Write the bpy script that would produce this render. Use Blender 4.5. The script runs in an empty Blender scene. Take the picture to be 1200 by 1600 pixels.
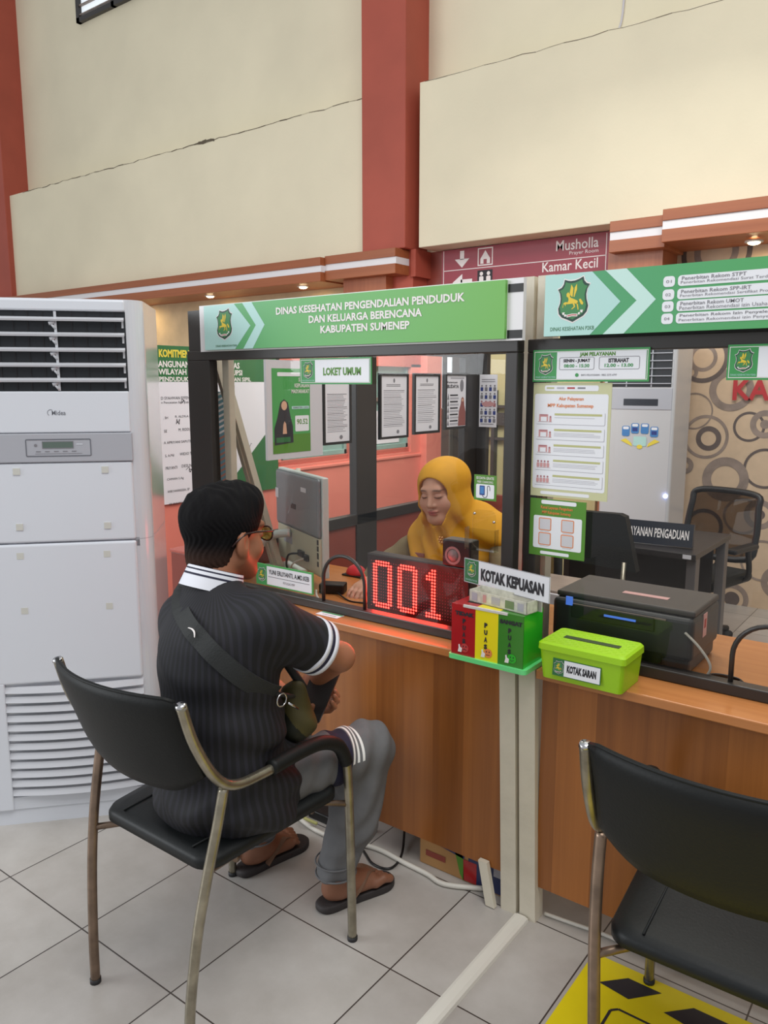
import bpy, bmesh, math, random
import numpy as np
from mathutils import Vector, Matrix, Euler
random.seed(7)
PI = math.pi
R = math.radians
scn = bpy.context.scene
COL = scn.collection

# ------------------------------------------------------------------ camera, light, exposure
cam_d = bpy.data.cameras.new('camera')
cam_d.sensor_fit = 'VERTICAL'; cam_d.sensor_height = 36.0; cam_d.lens = 36.0 * 1230 / 1600
cam_d.clip_start = 0.05; cam_d.clip_end = 100
cam = bpy.data.objects.new('camera', cam_d); COL.objects.link(cam)
cam.location = (0, 0, 1.55)
cam.rotation_euler = (R(90 - 9.24), 0, R(37.07))
scn.camera = cam
scn.view_settings.view_transform = 'Standard'
scn.view_settings.look = 'None'
scn.view_settings.gamma = 1.0
scn.view_settings.use_curve_mapping = False
scn.view_settings.exposure = 0.0
world = bpy.data.worlds.new('hall_daylight'); scn.world = world; world.use_nodes = True
wn = world.node_tree.nodes; wn['Background'].inputs[0].default_value = (0.93, 0.96, 1.0, 1); wn['Background'].inputs[1].default_value = 0.52

def area(name, loc, target, sx, sy, power, col=(1, 1, 1)):
    d = bpy.data.lights.new(name, 'AREA'); d.shape = 'RECTANGLE'; d.size = sx; d.size_y = sy; d.energy = power; d.color = col
    o = bpy.data.objects.new(name, d); COL.objects.link(o); o.location = loc
    o.rotation_euler = (Vector(target) - Vector(loc)).to_track_quat('-Z', 'Y').to_euler()
    return o
area('entrance_daylight', (-6.5, -3.5, 3.2), (-1.8, 2.0, 0.9), 4.0, 3.2, 270, (0.93, 0.97, 1.0))
area('hall_ceiling_light', (0.6, 0.6, 5.6), (-0.8, 2.0, 0.5), 3.0, 3.0, 165, (1.0, 0.98, 0.95))
area('booth_ceiling_light', (-1.4, 3.6, 3.6), (-1.4, 3.6, 0), 1.6, 1.2, 40, (1.0, 0.97, 0.92))  # unseen fill over the booth, also brightens the salmon wall behind
area('corridor_ceiling_light', (-3.05, 4.3, 2.35), (-3.5, 4.3, 0.8), 0.9, 0.9, 24, (1.0, 0.96, 0.92))  # added fill with no visible lamp, lifts the salmon service wall

# ------------------------------------------------------------------ materials
def lin(c):
    o = []
    for v in c[:3]:
        v = v / 255.0
        o.append(v / 12.92 if v <= 0.04045 else ((v + 0.055) / 1.055) ** 2.4)
    return (o[0], o[1], o[2], 1.0)
MATS = {}
def mat(name, c, rough=0.5, metal=0.0, var=0.0, vscale=8.0, bump=0.0, bscale=60.0, spec=0.5, emit=None, coat=0.0, alpha=1.0):
    m = bpy.data.materials.new(name); m.use_nodes = True
    nt = m.node_tree; b = nt.nodes['Principled BSDF']
    b.inputs['Base Color'].default_value = lin(c); b.inputs['Roughness'].default_value = rough
    b.inputs['Metallic'].default_value = metal; b.inputs['Specular IOR Level'].default_value = spec
    b.inputs['Coat Weight'].default_value = coat; b.inputs['Coat Roughness'].default_value = 0.15
    b.inputs['Alpha'].default_value = alpha
    if emit:
        b.inputs['Emission Color'].default_value = (emit[0], emit[1], emit[2], 1); b.inputs['Emission Strength'].default_value = emit[3]
    if var or bump:
        tc = nt.nodes.new('ShaderNodeTexCoord')
    if var:
        n = nt.nodes.new('ShaderNodeTexNoise'); n.inputs['Scale'].default_value = vscale; n.inputs['Detail'].default_value = 5
        nt.links.new(tc.outputs['Object'], n.inputs['Vector'])
        r = nt.nodes.new('ShaderNodeValToRGB'); L = lin(c)
        r.color_ramp.elements[0].position = 0.3; r.color_ramp.elements[1].position = 0.7
        r.color_ramp.elements[0].color = tuple(max(0, v * (1 - var)) for v in L[:3]) + (1,)
        r.color_ramp.elements[1].color = tuple(min(1, v * (1 + var)) for v in L[:3]) + (1,)
        nt.links.new(n.outputs['Fac'], r.inputs['Fac']); nt.links.new(r.outputs['Color'], b.inputs['Base Color'])
    if bump:
        n2 = nt.nodes.new('ShaderNodeTexNoise'); n2.inputs['Scale'].default_value = bscale; n2.inputs['Detail'].default_value = 4
        nt.links.new(tc.outputs['Object'], n2.inputs['Vector'])
        bp = nt.nodes.new('ShaderNodeBump'); bp.inputs['Strength'].default_value = bump; bp.inputs['Distance'].default_value = 0.004
        nt.links.new(n2.outputs['Fac'], bp.inputs['Height']); nt.links.new(bp.outputs['Normal'], b.inputs['Normal'])
    MATS[name] = m
    return m

def wood(name, dark, light, axis='Z', scale=1.0, rough=0.35, band=9.0):
    """laminate: long grain along axis plus broad board bands"""
    m = bpy.data.materials.new(name); m.use_nodes = True; nt = m.node_tree; b = nt.nodes['Principled BSDF']
    tc = nt.nodes.new('ShaderNodeTexCoord'); mp = nt.nodes.new('ShaderNodeMapping')
    st = {'X': (0.35, 14, 14), 'Y': (14, 0.35, 14), 'Z': (14, 14, 0.35)}[axis]
    mp.inputs['Scale'].default_value = tuple(s * scale for s in st)
    nt.links.new(tc.outputs['Object'], mp.inputs['Vector'])
    n = nt.nodes.new('ShaderNodeTexNoise'); n.inputs['Scale'].default_value = 2.2; n.inputs['Detail'].default_value = 8; n.inputs['Roughness'].default_value = 0.65
    nt.links.new(mp.outputs['Vector'], n.inputs['Vector'])
    mp2 = nt.nodes.new('ShaderNodeMapping')
    s2 = {'X': (0.02, band, band), 'Y': (band, 0.02, band), 'Z': (band, band, 0.02)}[axis]
    mp2.inputs['Scale'].default_value = s2
    nt.links.new(tc.outputs['Object'], mp2.inputs['Vector'])
    v = nt.nodes.new('ShaderNodeTexWhiteNoise'); v.noise_dimensions = '3D'
    sn = nt.nodes.new('ShaderNodeVectorMath'); sn.operation = 'FLOOR'
    nt.links.new(mp2.outputs['Vector'], sn.inputs[0]); nt.links.new(sn.outputs[0], v.inputs['Vector'])
    mx = nt.nodes.new('ShaderNodeMix'); mx.data_type = 'FLOAT'; mx.inputs['Factor'].default_value = 0.38
    nt.links.new(n.outputs['Fac'], mx.inputs[2]); nt.links.new(v.outputs['Value'], mx.inputs[3])
    r = nt.nodes.new('ShaderNodeValToRGB'); r.color_ramp.elements[0].position = 0.25; r.color_ramp.elements[1].position = 0.75
    r.color_ramp.elements[0].color = lin(dark); r.color_ramp.elements[1].color = lin(light)
    nt.links.new(mx.outputs[0], r.inputs['Fac']); nt.links.new(r.outputs['Color'], b.inputs['Base Color'])
    b.inputs['Roughness'].default_value = rough
    MATS[name] = m; return m

def gradient(name, stops, x0, x1, rough=0.45):
    m = bpy.data.materials.new(name); m.use_nodes = True; nt = m.node_tree; b = nt.nodes['Principled BSDF']
    tc = nt.nodes.new('ShaderNodeTexCoord'); sx = nt.nodes.new('ShaderNodeSeparateXYZ'); nt.links.new(tc.outputs['Object'], sx.inputs[0])
    mr = nt.nodes.new('ShaderNodeMapRange'); mr.inputs[1].default_value = x0; mr.inputs[2].default_value = x1
    nt.links.new(sx.outputs['X'], mr.inputs[0])
    r = nt.nodes.new('ShaderNodeValToRGB'); e = r.color_ramp.elements
    e[0].position = stops[0][0]; e[0].color = lin(stops[0][1]); e[1].position = stops[-1][0]; e[1].color = lin(stops[-1][1])
    for p, c in stops[1:-1]:
        q = e.new(p); q.color = lin(c)
    nt.links.new(mr.outputs[0], r.inputs['Fac']); nt.links.new(r.outputs['Color'], b.inputs['Base Color'])
    b.inputs['Roughness'].default_value = rough
    MATS[name] = m; return m

def glass(name, tint, ior=1.45, clear=1.0):
    m = bpy.data.materials.new(name); m.use_nodes = True; nt = m.node_tree; nt.nodes.clear()
    out = nt.nodes.new('ShaderNodeOutputMaterial'); t = nt.nodes.new('ShaderNodeBsdfTransparent'); g = nt.nodes.new('ShaderNodeBsdfGlossy')
    f = nt.nodes.new('ShaderNodeFresnel'); f.inputs['IOR'].default_value = ior
    t.inputs['Color'].default_value = lin(tint); g.inputs['Roughness'].default_value = 0.02
    ml = nt.nodes.new('ShaderNodeMath'); ml.operation = 'MULTIPLY'; ml.inputs[1].default_value = clear
    mx = nt.nodes.new('ShaderNodeMixShader')
    nt.links.new(f.outputs[0], ml.inputs[0]); nt.links.new(ml.outputs[0], mx.inputs[0])
    nt.links.new(t.outputs[0], mx.inputs[1]); nt.links.new(g.outputs[0], mx.inputs[2]); nt.links.new(mx.outputs[0], out.inputs[0])
    MATS[name] = m; return m

# floor tiles: a regular 40 cm grid with thin dark joints
def tile_mat():
    m = bpy.data.materials.new('floor_tile'); m.use_nodes = True; nt = m.node_tree; b = nt.nodes['Principled BSDF']
    tc = nt.nodes.new('ShaderNodeTexCoord'); mp = nt.nodes.new('ShaderNodeMapping'); mp.inputs['Location'].default_value = (1.125 + 0.4015 * 40, -1.108 + 0.409 * 40, 0)
    nt.links.new(tc.outputs['Object'], mp.inputs['Vector'])
    br = nt.nodes.new('ShaderNodeTexBrick'); br.offset = 0.0; br.squash = 1.0
    br.inputs['Scale'].default_value = 1.0; br.inputs['Mortar Size'].default_value = 0.0022; br.inputs['Mortar Smooth'].default_value = 0.1; br.inputs['Bias'].default_value = 0.0
    br.inputs['Brick Width'].default_value = 0.4015; br.inputs['Row Height'].default_value = 0.409
    br.inputs['Color1'].default_value = lin((176, 171, 166)); br.inputs['Color2'].default_value = lin((187, 183, 178)); br.inputs['Mortar'].default_value = lin((70, 62, 58))
    nt.links.new(mp.outputs['Vector'], br.inputs['Vector'])
    n = nt.nodes.new('ShaderNodeTexNoise'); n.inputs['Scale'].default_value = 5; n.inputs['Detail'].default_value = 8; n.inputs['Roughness'].default_value = 0.65
    nt.links.new(tc.outputs['Object'], n.inputs['Vector'])
    r = nt.nodes.new('ShaderNodeValToRGB'); r.color_ramp.elements[0].position = 0.25; r.color_ramp.elements[1].position = 0.75
    r.color_ramp.elements[0].color = (0.80, 0.78, 0.76, 1); r.color_ramp.elements[1].color = (1.05, 1.05, 1.05, 1)
    nt.links.new(n.outputs['Fac'], r.inputs['Fac'])
    mx = nt.nodes.new('ShaderNodeMix'); mx.data_type = 'RGBA'; mx.blend_type = 'MULTIPLY'; mx.inputs['Factor'].default_value = 1.0
    nt.links.new(br.outputs['Color'], mx.inputs[6]); nt.links.new(r.outputs['Color'], mx.inputs[7]); nt.links.new(mx.outputs[2], b.inputs['Base Color'])
    b.inputs['Roughness'].default_value = 0.3
    bp = nt.nodes.new('ShaderNodeBump'); bp.inputs['Strength'].default_value = 0.4; bp.inputs['Distance'].default_value = 0.002; bp.invert = True
    nt.links.new(br.outputs['Fac'], bp.inputs['Height']); nt.links.new(bp.outputs['Normal'], b.inputs['Normal'])
    MATS['floor_tile'] = m
tile_mat()

def vcol_mat(name, rough, spec=0.4, bump=0.0, bscale=120, sss=0.0):
    m = mat(name, (200, 150, 120), rough, spec=spec, bump=bump, bscale=bscale)
    nt = m.node_tree; a = nt.nodes.new('ShaderNodeAttribute'); a.attribute_name = 'col'
    nt.links.new(a.outputs['Color'], nt.nodes['Principled BSDF'].inputs['Base Color'])
    return m

mat('wall_cream', (231, 221, 193), 0.75, var=0.05, vscale=1.3, bump=0.25, bscale=40)
mat('wall_beige', (205, 180, 142), 0.6, var=0.10, vscale=6, bump=0.2, bscale=90)
mat('paper_beige', (203, 178, 150), 0.5, var=0.06, vscale=14)
mat('ring_grey', (142, 126, 116), 0.45, var=0.22, vscale=12)
mat('ring_dark', (96, 84, 80), 0.45, var=0.2, vscale=12)
mat('column_red', (174, 82, 64), 0.6, var=0.07, vscale=2.5, bump=0.15)
mat('salmon', (232, 136, 120), 0.4, var=0.05, vscale=3)
mat('salmon_dark', (190, 98, 84), 0.45, var=0.06, vscale=3)
mat('red_brown', (140, 66, 54), 0.4, var=0.08, vscale=4)
mat('crack', (96, 86, 70), 0.9)
wood('canopy_wood', (150, 84, 50), (184, 112, 70), 'X', 0.6, 0.4, 3.0)
wood('pillar_wood', (150, 84, 54), (178, 108, 72), 'Z', 1.0, 0.4, 8.0)
wood('panel_wood', (126, 72, 28), (174, 108, 50), 'Z', 1.0, 0.34, 9.0)
wood('top_wood', (162, 98, 52), (196, 130, 76), 'X', 0.8, 0.24, 5.0)
mat('white_strip', (228, 226, 228), 0.4)
mat('lamp_glow', (255, 240, 210), 0.5, emit=(1.0, 0.78, 0.45, 14))
mat('lamp_ring', (230, 225, 215), 0.3)
mat('sign_red', (150, 52, 66), 0.45, var=0.05, vscale=3)
mat('sign_white', (236, 230, 228), 0.5)
mat('white', (232, 233, 238), 0.4)
mat('paper', (228, 226, 232), 0.55)
mat('paper_grey', (206, 203, 208), 0.55)
mat('ink', (40, 38, 44), 0.6)
mat('ink_grey', (128, 126, 132), 0.6)
mat('ink_light', (178, 176, 184), 0.6)
mat('black', (22, 21, 22), 0.4)
mat('frame_black', (48, 44, 42), 0.38, var=0.08, vscale=5)
mat('pole_cream', (214, 206, 188), 0.5, var=0.08, vscale=9, bump=0.2)
mat('plank_cream', (205, 198, 180), 0.6, var=0.1, vscale=9)
mat('steel_pole', (150, 148, 142), 0.3, 0.8)
mat('green', (74, 160, 84), 0.45)
mat('green_dark', (46, 110, 62), 0.45)
mat('green_line', (62, 150, 82), 0.45)
mat('green_deep', (84, 138, 44), 0.45)
mat('mint', (178, 218, 212), 0.45)
mat('mint_light', (196, 228, 220), 0.45)
gradient('header_green', [(0, (84, 164, 112)), (0.35, (92, 170, 96)), (1, (112, 178, 84))], -0.62, 0.62)
gradient('header_green_wide', [(0, (78, 158, 112)), (0.4, (84, 164, 100)), (1, (112, 176, 100))], -0.6, 0.6)
mat('crest_green', (62, 132, 78), 0.45)
mat('crest_edge', (34, 66, 56), 0.5)
mat('crest_gold', (226, 196, 56), 0.4)
mat('crest_red', (190, 60, 60), 0.5)
mat('orange', (226, 132, 70), 0.5)
mat('khaki_print', (200, 200, 158), 0.5)
mat('khaki_bar', (186, 186, 130), 0.5)
mat('pink_print', (204, 150, 150), 0.5)
mat('pink_dark', (170, 108, 112), 0.5)
mat('blue_print', (66, 128, 190), 0.5)
mat('blue_dark', (40, 58, 130), 0.5)
mat('yellow_print', (232, 210, 70), 0.5)
mat('skin_print', (214, 168, 140), 0.6)
mat('maroon_print', (146, 84, 78), 0.6)
mat('ac_white', (222, 226, 234), 0.22, coat=0.3)
mat('ac_side', (214, 216, 222), 0.12, coat=0.6)
mat('ac_grey', (176, 178, 186), 0.35)
mat('ac_dark', (28, 32, 38), 0.5)
mat('ac_slat', (204, 206, 212), 0.3)
mat('lcd_green', (96, 112, 104), 0.25)
mat('tape', (208, 208, 200), 0.6)
mat('logo_grey', (110, 112, 120), 0.4)
mat('second_ac', (196, 196, 198), 0.3)
mat('blue_led', (120, 140, 255), 0.4, emit=(0.45, 0.55, 1.0, 9))
mat('teal_pane', (138, 168, 160), 0.25, var=0.1, vscale=3)
mat('pane_bright', (226, 234, 238), 0.3, emit=(0.9, 0.95, 1.0, 0.55))
mat('gate_yellow', (196, 186, 138), 0.6)
mat('gate_frame', (70, 66, 64), 0.5)
mat('chrome_worn', (156, 149, 132), 0.3, 0.85, var=0.25, vscale=22)
mat('chrome_brown', (136, 116, 100), 0.36, 0.8, var=0.3, vscale=16)
mat('chrome', (206, 206, 208), 0.18, 1.0)
mat('vinyl', (17, 19, 19), 0.55, spec=0.3, bump=0.12, bscale=160)
mat('vinyl_seat', (17, 20, 21), 0.5, spec=0.35, bump=0.1, bscale=160)
mat('rubber', (36, 36, 38), 0.6)
mat('led_body', (26, 14, 16), 0.4)
mat('led_on', (255, 60, 50), 0.4, emit=(1.0, 0.035, 0.025, 9))
mat('led_off', (120, 40, 52), 0.4, emit=(1.0, 0.10, 0.16, 0.16))
mat('speaker_black', (30, 26, 30), 0.4)
mat('speaker_cone', (150, 132, 134), 0.4)
mat('box_red', (172, 28, 34), 0.3, coat=0.4)
mat('box_yellow', (240, 222, 30), 0.3, coat=0.4)
mat('box_dkgreen', (60, 130, 40), 0.3, coat=0.4)
mat('box_green', (46, 178, 40), 0.3, coat=0.4)
mat('tray_green', (112, 226, 140), 0.25, coat=0.4)
mat('lime', (158, 206, 26), 0.35, bump=0.1, bscale=200)
mat('slot_dark', (40, 62, 12), 0.6)
mat('slot_black', (18, 18, 16), 0.6)
mat('clear_strip', (214, 210, 206), 0.2)
mat('note_paper', (208, 206, 192), 0.6, var=0.18, vscale=60)
mat('note_green', (120, 140, 96), 0.6)
mat('printer_top', (74, 70, 68), 0.5, bump=0.1, bscale=250)
mat('printer_body', (56, 58, 60), 0.42)
mat('blue_light', (56, 96, 190), 0.4, emit=(0.1, 0.25, 0.9, 0.6))
mat('label_pink', (228, 178, 176), 0.5)
mat('label_red', (190, 60, 60), 0.5)
mat('cable_white', (214, 210, 200), 0.5)
mat('cable_yellow', (190, 190, 120), 0.5)
mat('monitor_grey', (128, 134, 138), 0.35)
mat('monitor_cream', (206, 204, 178), 0.4)
mat('monitor_edge', (206, 214, 210), 0.3)
mat('carton', (176, 132, 82), 0.7, var=0.06)
mat('carton_blue', (48, 56, 96), 0.5)
mat('mat_yellow', (226, 206, 14), 0.45, var=0.04, vscale=10)
mat('desk_black', (44, 40, 40), 0.35)
mat('desk_grey', (92, 88, 88), 0.4)
mat('sign_navy', (38, 42, 52), 0.35)
mat('letter_red', (178, 40, 44), 0.4)
mat('trouser_grey', (106, 106, 108), 0.8, var=0.07, vscale=30, bump=0.3, bscale=22)
mat('navy', (26, 26, 52), 0.7)
mat('strap_black', (34, 36, 36), 0.7, bump=0.3, bscale=300)
mat('bag_olive', (84, 76, 38), 0.65, var=0.12, vscale=10, bump=0.3, bscale=40)
mat('bag_dark', (26, 28, 18), 0.6, bump=0.3, bscale=40)
mat('cloth_white', (226, 228, 236), 0.8)
mat('phone_body', (52, 48, 48), 0.3)
mat('sole', (52, 47, 47), 0.7, bump=0.2, bscale=150)
mat('strap_brown', (122, 92, 72), 0.6)
mat('glass_frame', (44, 20, 18), 0.3)
mat('mustard', (206, 146, 14), 0.75, var=0.05, vscale=20)
mat('khaki_cloth', (120, 104, 74), 0.8, var=0.08, vscale=20)
mat('dark_cloth', (48, 40, 38), 0.8)
mat('brooch', (214, 160, 96), 0.25, 0.8)
mat('batik', (96, 150, 170), 0.7)
mat('batik_rose', (176, 122, 108), 0.7)
mat('red_plastic', (206, 46, 56), 0.4)
vcol_mat('skin', 0.5)
vcol_mat('hair', 0.85, 0.15, 0.25, 320)
glass('pane', (246, 247, 246))
glass('pane_clear', (248, 249, 248), 1.45, 0.4)
glass('lens', (222, 190, 110), 1.5)
glass('pane_frosted', (210, 212, 210), 1.4, 1.5)
glass('mesh_back', (126, 112, 98), 1.2)

# dark polo with fine woven stripes
def polo():
    m = mat('polo', (24, 24, 31), 0.75); nt = m.node_tree; b = nt.nodes['Principled BSDF']
    tc = nt.nodes.new('ShaderNodeTexCoord'); n = nt.nodes.new('ShaderNodeTexNoise'); n.inputs['Scale'].default_value = 5
    nt.links.new(tc.outputs['Object'], n.inputs['Vector'])
    sx = nt.nodes.new('ShaderNodeSeparateXYZ'); nt.links.new(tc.outputs['Object'], sx.inputs[0])
    def mth(op, a, b=None):
        k = nt.nodes.new('ShaderNodeMath'); k.operation = op
        for q, v in enumerate((a, b)):
            if v is None: continue
            if isinstance(v, (int, float)): k.inputs[q].default_value = v
            else: nt.links.new(v, k.inputs[q])
        return k.outputs[0]
    an = mth('ARCTAN2', mth('SUBTRACT', sx.outputs['X'], .033), mth('SUBTRACT', sx.outputs['Y'], .0))
    w = mth('ADD', mth('MULTIPLY', mth('SINE', mth('ADD', mth('MULTIPLY', an, 52), mth('MULTIPLY', n.outputs['Fac'], 5))), .5), .5)
    r = nt.nodes.new('ShaderNodeValToRGB'); r.color_ramp.elements[0].position = 0.45; r.color_ramp.elements[1].position = 0.8
    r.color_ramp.elements[0].color = lin((11, 11, 16)); r.color_ramp.elements[1].color = lin((28, 27, 36))
    nt.links.new(w, r.inputs['Fac']); nt.links.new(r.outputs['Color'], b.inputs['Base Color'])
polo()

# grey trousers: navy panel and three white bands across the right thigh
def trouser():
    m = mat('trouser', (100, 100, 102), 0.8, var=0.07, vscale=30, bump=0.3, bscale=22); nt = m.node_tree; b = nt.nodes['Principled BSDF']
    base = b.inputs['Base Color'].links[0].from_socket
    tc = nt.nodes.new('ShaderNodeTexCoord'); dp = nt.nodes.new('ShaderNodeVectorMath'); dp.operation = 'DOT_PRODUCT'; dp.inputs[1].default_value = (.35, 1, -.2)
    nt.links.new(tc.outputs['Object'], dp.inputs[0])
    mr = nt.nodes.new('ShaderNodeMapRange'); mr.inputs[1].default_value = .285 - .1; mr.inputs[2].default_value = .285 + .1; nt.links.new(dp.outputs['Value'], mr.inputs[0])
    def ramp(stops, interp='CONSTANT'):
        r = nt.nodes.new('ShaderNodeValToRGB'); r.color_ramp.interpolation = interp; e = r.color_ramp.elements
        e[0].position = 0; e[0].color = (0, 0, 0, 1); e[1].position = stops[0][0]; e[1].color = (stops[0][1],) * 3 + (1,)
        for p, v in stops[1:]: q = e.new(p); q.color = (v, v, v, 1)
        nt.links.new(mr.outputs[0], r.inputs['Fac']); return r
    rn = ramp([(.225, 1), (.525, 0)]); rw = ramp([(.55, 1), (.59, 0), (.64, 1), (.68, 0), (.73, 1), (.77, 0)])
    sx = nt.nodes.new('ShaderNodeSeparateXYZ'); nt.links.new(tc.outputs['Object'], sx.inputs[0])
    gx = nt.nodes.new('ShaderNodeMath'); gx.operation = 'GREATER_THAN'; gx.inputs[1].default_value = 0.03; nt.links.new(sx.outputs['X'], gx.inputs[0])
    gz = nt.nodes.new('ShaderNodeMath'); gz.operation = 'GREATER_THAN'; gz.inputs[1].default_value = .46; nt.links.new(sx.outputs['Z'], gz.inputs[0])
    mk = nt.nodes.new('ShaderNodeMath'); mk.operation = 'MULTIPLY'; nt.links.new(gx.outputs[0], mk.inputs[0]); nt.links.new(gz.outputs[0], mk.inputs[1])
    prev = base
    g2 = nt.nodes.new('ShaderNodeMath'); g2.operation = 'GREATER_THAN'; g2.inputs[1].default_value = .508; nt.links.new(sx.outputs['Z'], g2.inputs[0])
    m2 = nt.nodes.new('ShaderNodeMath'); m2.operation = 'MULTIPLY'; nt.links.new(gx.outputs[0], m2.inputs[0]); nt.links.new(g2.outputs[0], m2.inputs[1])
    for r, c, mk in ((rn, (24, 24, 50), mk), (rw, (228, 228, 226), m2)):
        f = nt.nodes.new('ShaderNodeMath'); f.operation = 'MULTIPLY'; nt.links.new(mk.outputs[0], f.inputs[0]); nt.links.new(r.outputs['Color'], f.inputs[1])
        mx = nt.nodes.new('ShaderNodeMix'); mx.data_type = 'RGBA'; nt.links.new(f.outputs[0], mx.inputs['Factor']); nt.links.new(prev, mx.inputs[6]); mx.inputs[7].default_value = lin(c); prev = mx.outputs[2]
    nt.links.new(prev, b.inputs['Base Color'])
trouser()
# ------------------------------------------------------------------ mesh helpers
class MB:
    """collects geometry for ONE mesh object"""
    def __init__(s):
        s.v = []; s.f = []; s.m = []; s.mats = []; s.sm = []
    def mi(s, m):
        if m not in s.mats: s.mats.append(m)
        return s.mats.index(m)
    def add(s, vs, fs, m, smooth=False, M=None):
        o = len(s.v); k = s.mi(m)
        for p in vs:
            p = Vector(p); s.v.append(tuple(M @ p) if M else tuple(p))
        for f in fs:
            s.f.append([o + i for i in f]); s.m.append(k); s.sm.append(smooth)
        return s
    def box(s, lo, hi, m, bev=0.0, seg=2, M=None, smooth=False):
        lo = Vector(lo); hi = Vector(hi)
        bm = bmesh.new(); bmesh.ops.create_cube(bm, size=1.0)
        for v in bm.verts:
            v.co = Vector([lo[i] + (v.co[i] + 0.5) * (hi[i] - lo[i]) for i in range(3)])
        if bev > 0:
            bmesh.ops.bevel(bm, geom=bm.edges[:], offset=bev, segments=seg, profile=0.5, affect='EDGES')
        bm.verts.index_update()
        s.add([v.co for v in bm.verts], [[v.index for v in f.verts] for f in bm.faces], m, smooth, M); bm.free()
        return s
    def prism(s, pts, z0, z1, m, M=None, smooth=False):
        n = len(pts)
        vs = [(x, y, z0) for x, y in pts] + [(x, y, z1) for x, y in pts]
        fs = [list(range(n))[::-1], [n + i for i in range(n)]] + [[i, (i + 1) % n, n + (i + 1) % n, n + i] for i in range(n)]
        return s.add(vs, fs, m, smooth, M)
    def poly(s, pts, z, m, M=None):
        a = sum(pts[i][0] * pts[(i + 1) % len(pts)][1] - pts[(i + 1) % len(pts)][0] * pts[i][1] for i in range(len(pts)))
        if a < 0: pts = pts[::-1]
        return s.add([(x, y, z) for x, y in pts], [list(range(len(pts)))], m, False, M)
    def rect(s, x0, x1, y0, y1, z, m, r=0.0):
        return s.poly(rrect(x0, x1, y0, y1, r), z, m)
    def frame(s, x0, x1, y0, y1, t, z, m):
        s.rect(x0, x1, y0, y0 + t, z, m); s.rect(x0, x1, y1 - t, y1, z, m)
        s.rect(x0, x0 + t, y0 + t, y1 - t, z, m); s.rect(x1 - t, x1, y0 + t, y1 - t, z, m); return s
    def line(s, pts, w, z, m):
        for a, b in zip(pts[:-1], pts[1:]):
            a = Vector(a); b = Vector(b); d = (b - a)
            if d.length < 1e-7: continue
            d.normalize(); n = Vector((-d.y, d.x)) * w / 2
            s.poly([tuple(a - n), tuple(b - n), tuple(b + n), tuple(a + n)], z, m)
        return s
    def ellipse(s, cx, cy, rx, ry, z, m, n=24):
        return s.poly([(cx + rx * math.cos(2 * PI * i / n), cy + ry * math.sin(2 * PI * i / n)) for i in range(n)], z, m)
    def ring(s, cx, cy, r0, r1, z, m, n=40):
        vs = []
        for i in range(n):
            a = 2 * PI * i / n
            vs += [(cx + r0 * math.cos(a), cy + r0 * math.sin(a), z), (cx + r1 * math.cos(a), cy + r1 * math.sin(a), z)]
        return s.add(vs, [[2 * i, 2 * i + 1, 2 * ((i + 1) % n) + 1, 2 * ((i + 1) % n)] for i in range(n)], m)
    def tube(s, pts, r, m, seg=12, cap=True, M=None, closed=False):
        pts = [Vector(p) for p in pts]; n = len(pts)
        rr = r if isinstance(r, (list, tuple)) else [r] * n
        T = []
        for i in range(n):
            a = pts[(i - 1) % n] if (closed or i > 0) else pts[0]; b = pts[(i + 1) % n] if (closed or i < n - 1) else pts[-1]
            T.append((b - a).normalized())
        u = T[0].orthogonal().normalized(); vs = []; fs = []
        for i in range(n):
            u = (u - T[i] * u.dot(T[i])).normalized(); w = T[i].cross(u)
            for k in range(seg):
                a = 2 * PI * k / seg
                vs.append(pts[i] + (u * math.cos(a) + w * math.sin(a)) * rr[i])
        for i in range(n if closed else n - 1):
            j = (i + 1) % n
            for k in range(seg):
                fs.append([i * seg + k, i * seg + (k + 1) % seg, j * seg + (k + 1) % seg, j * seg + k])
        if cap and not closed:
            fs.append(list(range(seg))[::-1]); fs.append([(n - 1) * seg + k for k in range(seg)])
        return s.add(vs, fs, m, True, M)
    def ribbon(s, pts, nrm, w, t, m):
        """flat strap through pts; nrm = outward normals"""
        n = len(pts); vs = []; fs = []
        for i in range(n):
            a = Vector(pts[max(0, i - 1)]); b = Vector(pts[min(n - 1, i + 1)]); T = (b - a).normalized()
            N = Vector(nrm[i]).normalized(); S = T.cross(N).normalized(); p = Vector(pts[i])
            ww = w[i] if isinstance(w, (list, tuple)) else w
            vs += [p - S * ww / 2, p + S * ww / 2, p + S * ww / 2 + N * t, p - S * ww / 2 + N * t]
        for i in range(n - 1):
            for k in range(4):
                fs.append([4 * i + k, 4 * i + (k + 1) % 4, 4 * i + 4 + (k + 1) % 4, 4 * i + 4 + k])
        fs.append([0, 1, 2, 3][::-1]); fs.append([4 * n - 4 + k for k in range(4)])
        return s.add(vs, fs, m, False)
    def sphere(s, c, r, m, nu=16, nv=10, M=None):
        rx, ry, rz = r if isinstance(r, (tuple, list)) else (r, r, r); vs = []; fs = []
        for j in range(nv + 1):
            t = PI * j / nv
            for i in range(nu):
                a = 2 * PI * i / nu
                vs.append((c[0] + rx * math.sin(t) * math.cos(a), c[1] + ry * math.sin(t) * math.sin(a), c[2] + rz * math.cos(t)))
        for j in range(nv):
            for i in range(nu):
                fs.append([j * nu + i, (j + 1) * nu + i, (j + 1) * nu + (i + 1) % nu, j * nu + (i + 1) % nu])
        return s.add(vs, fs, m, True, M)
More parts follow.
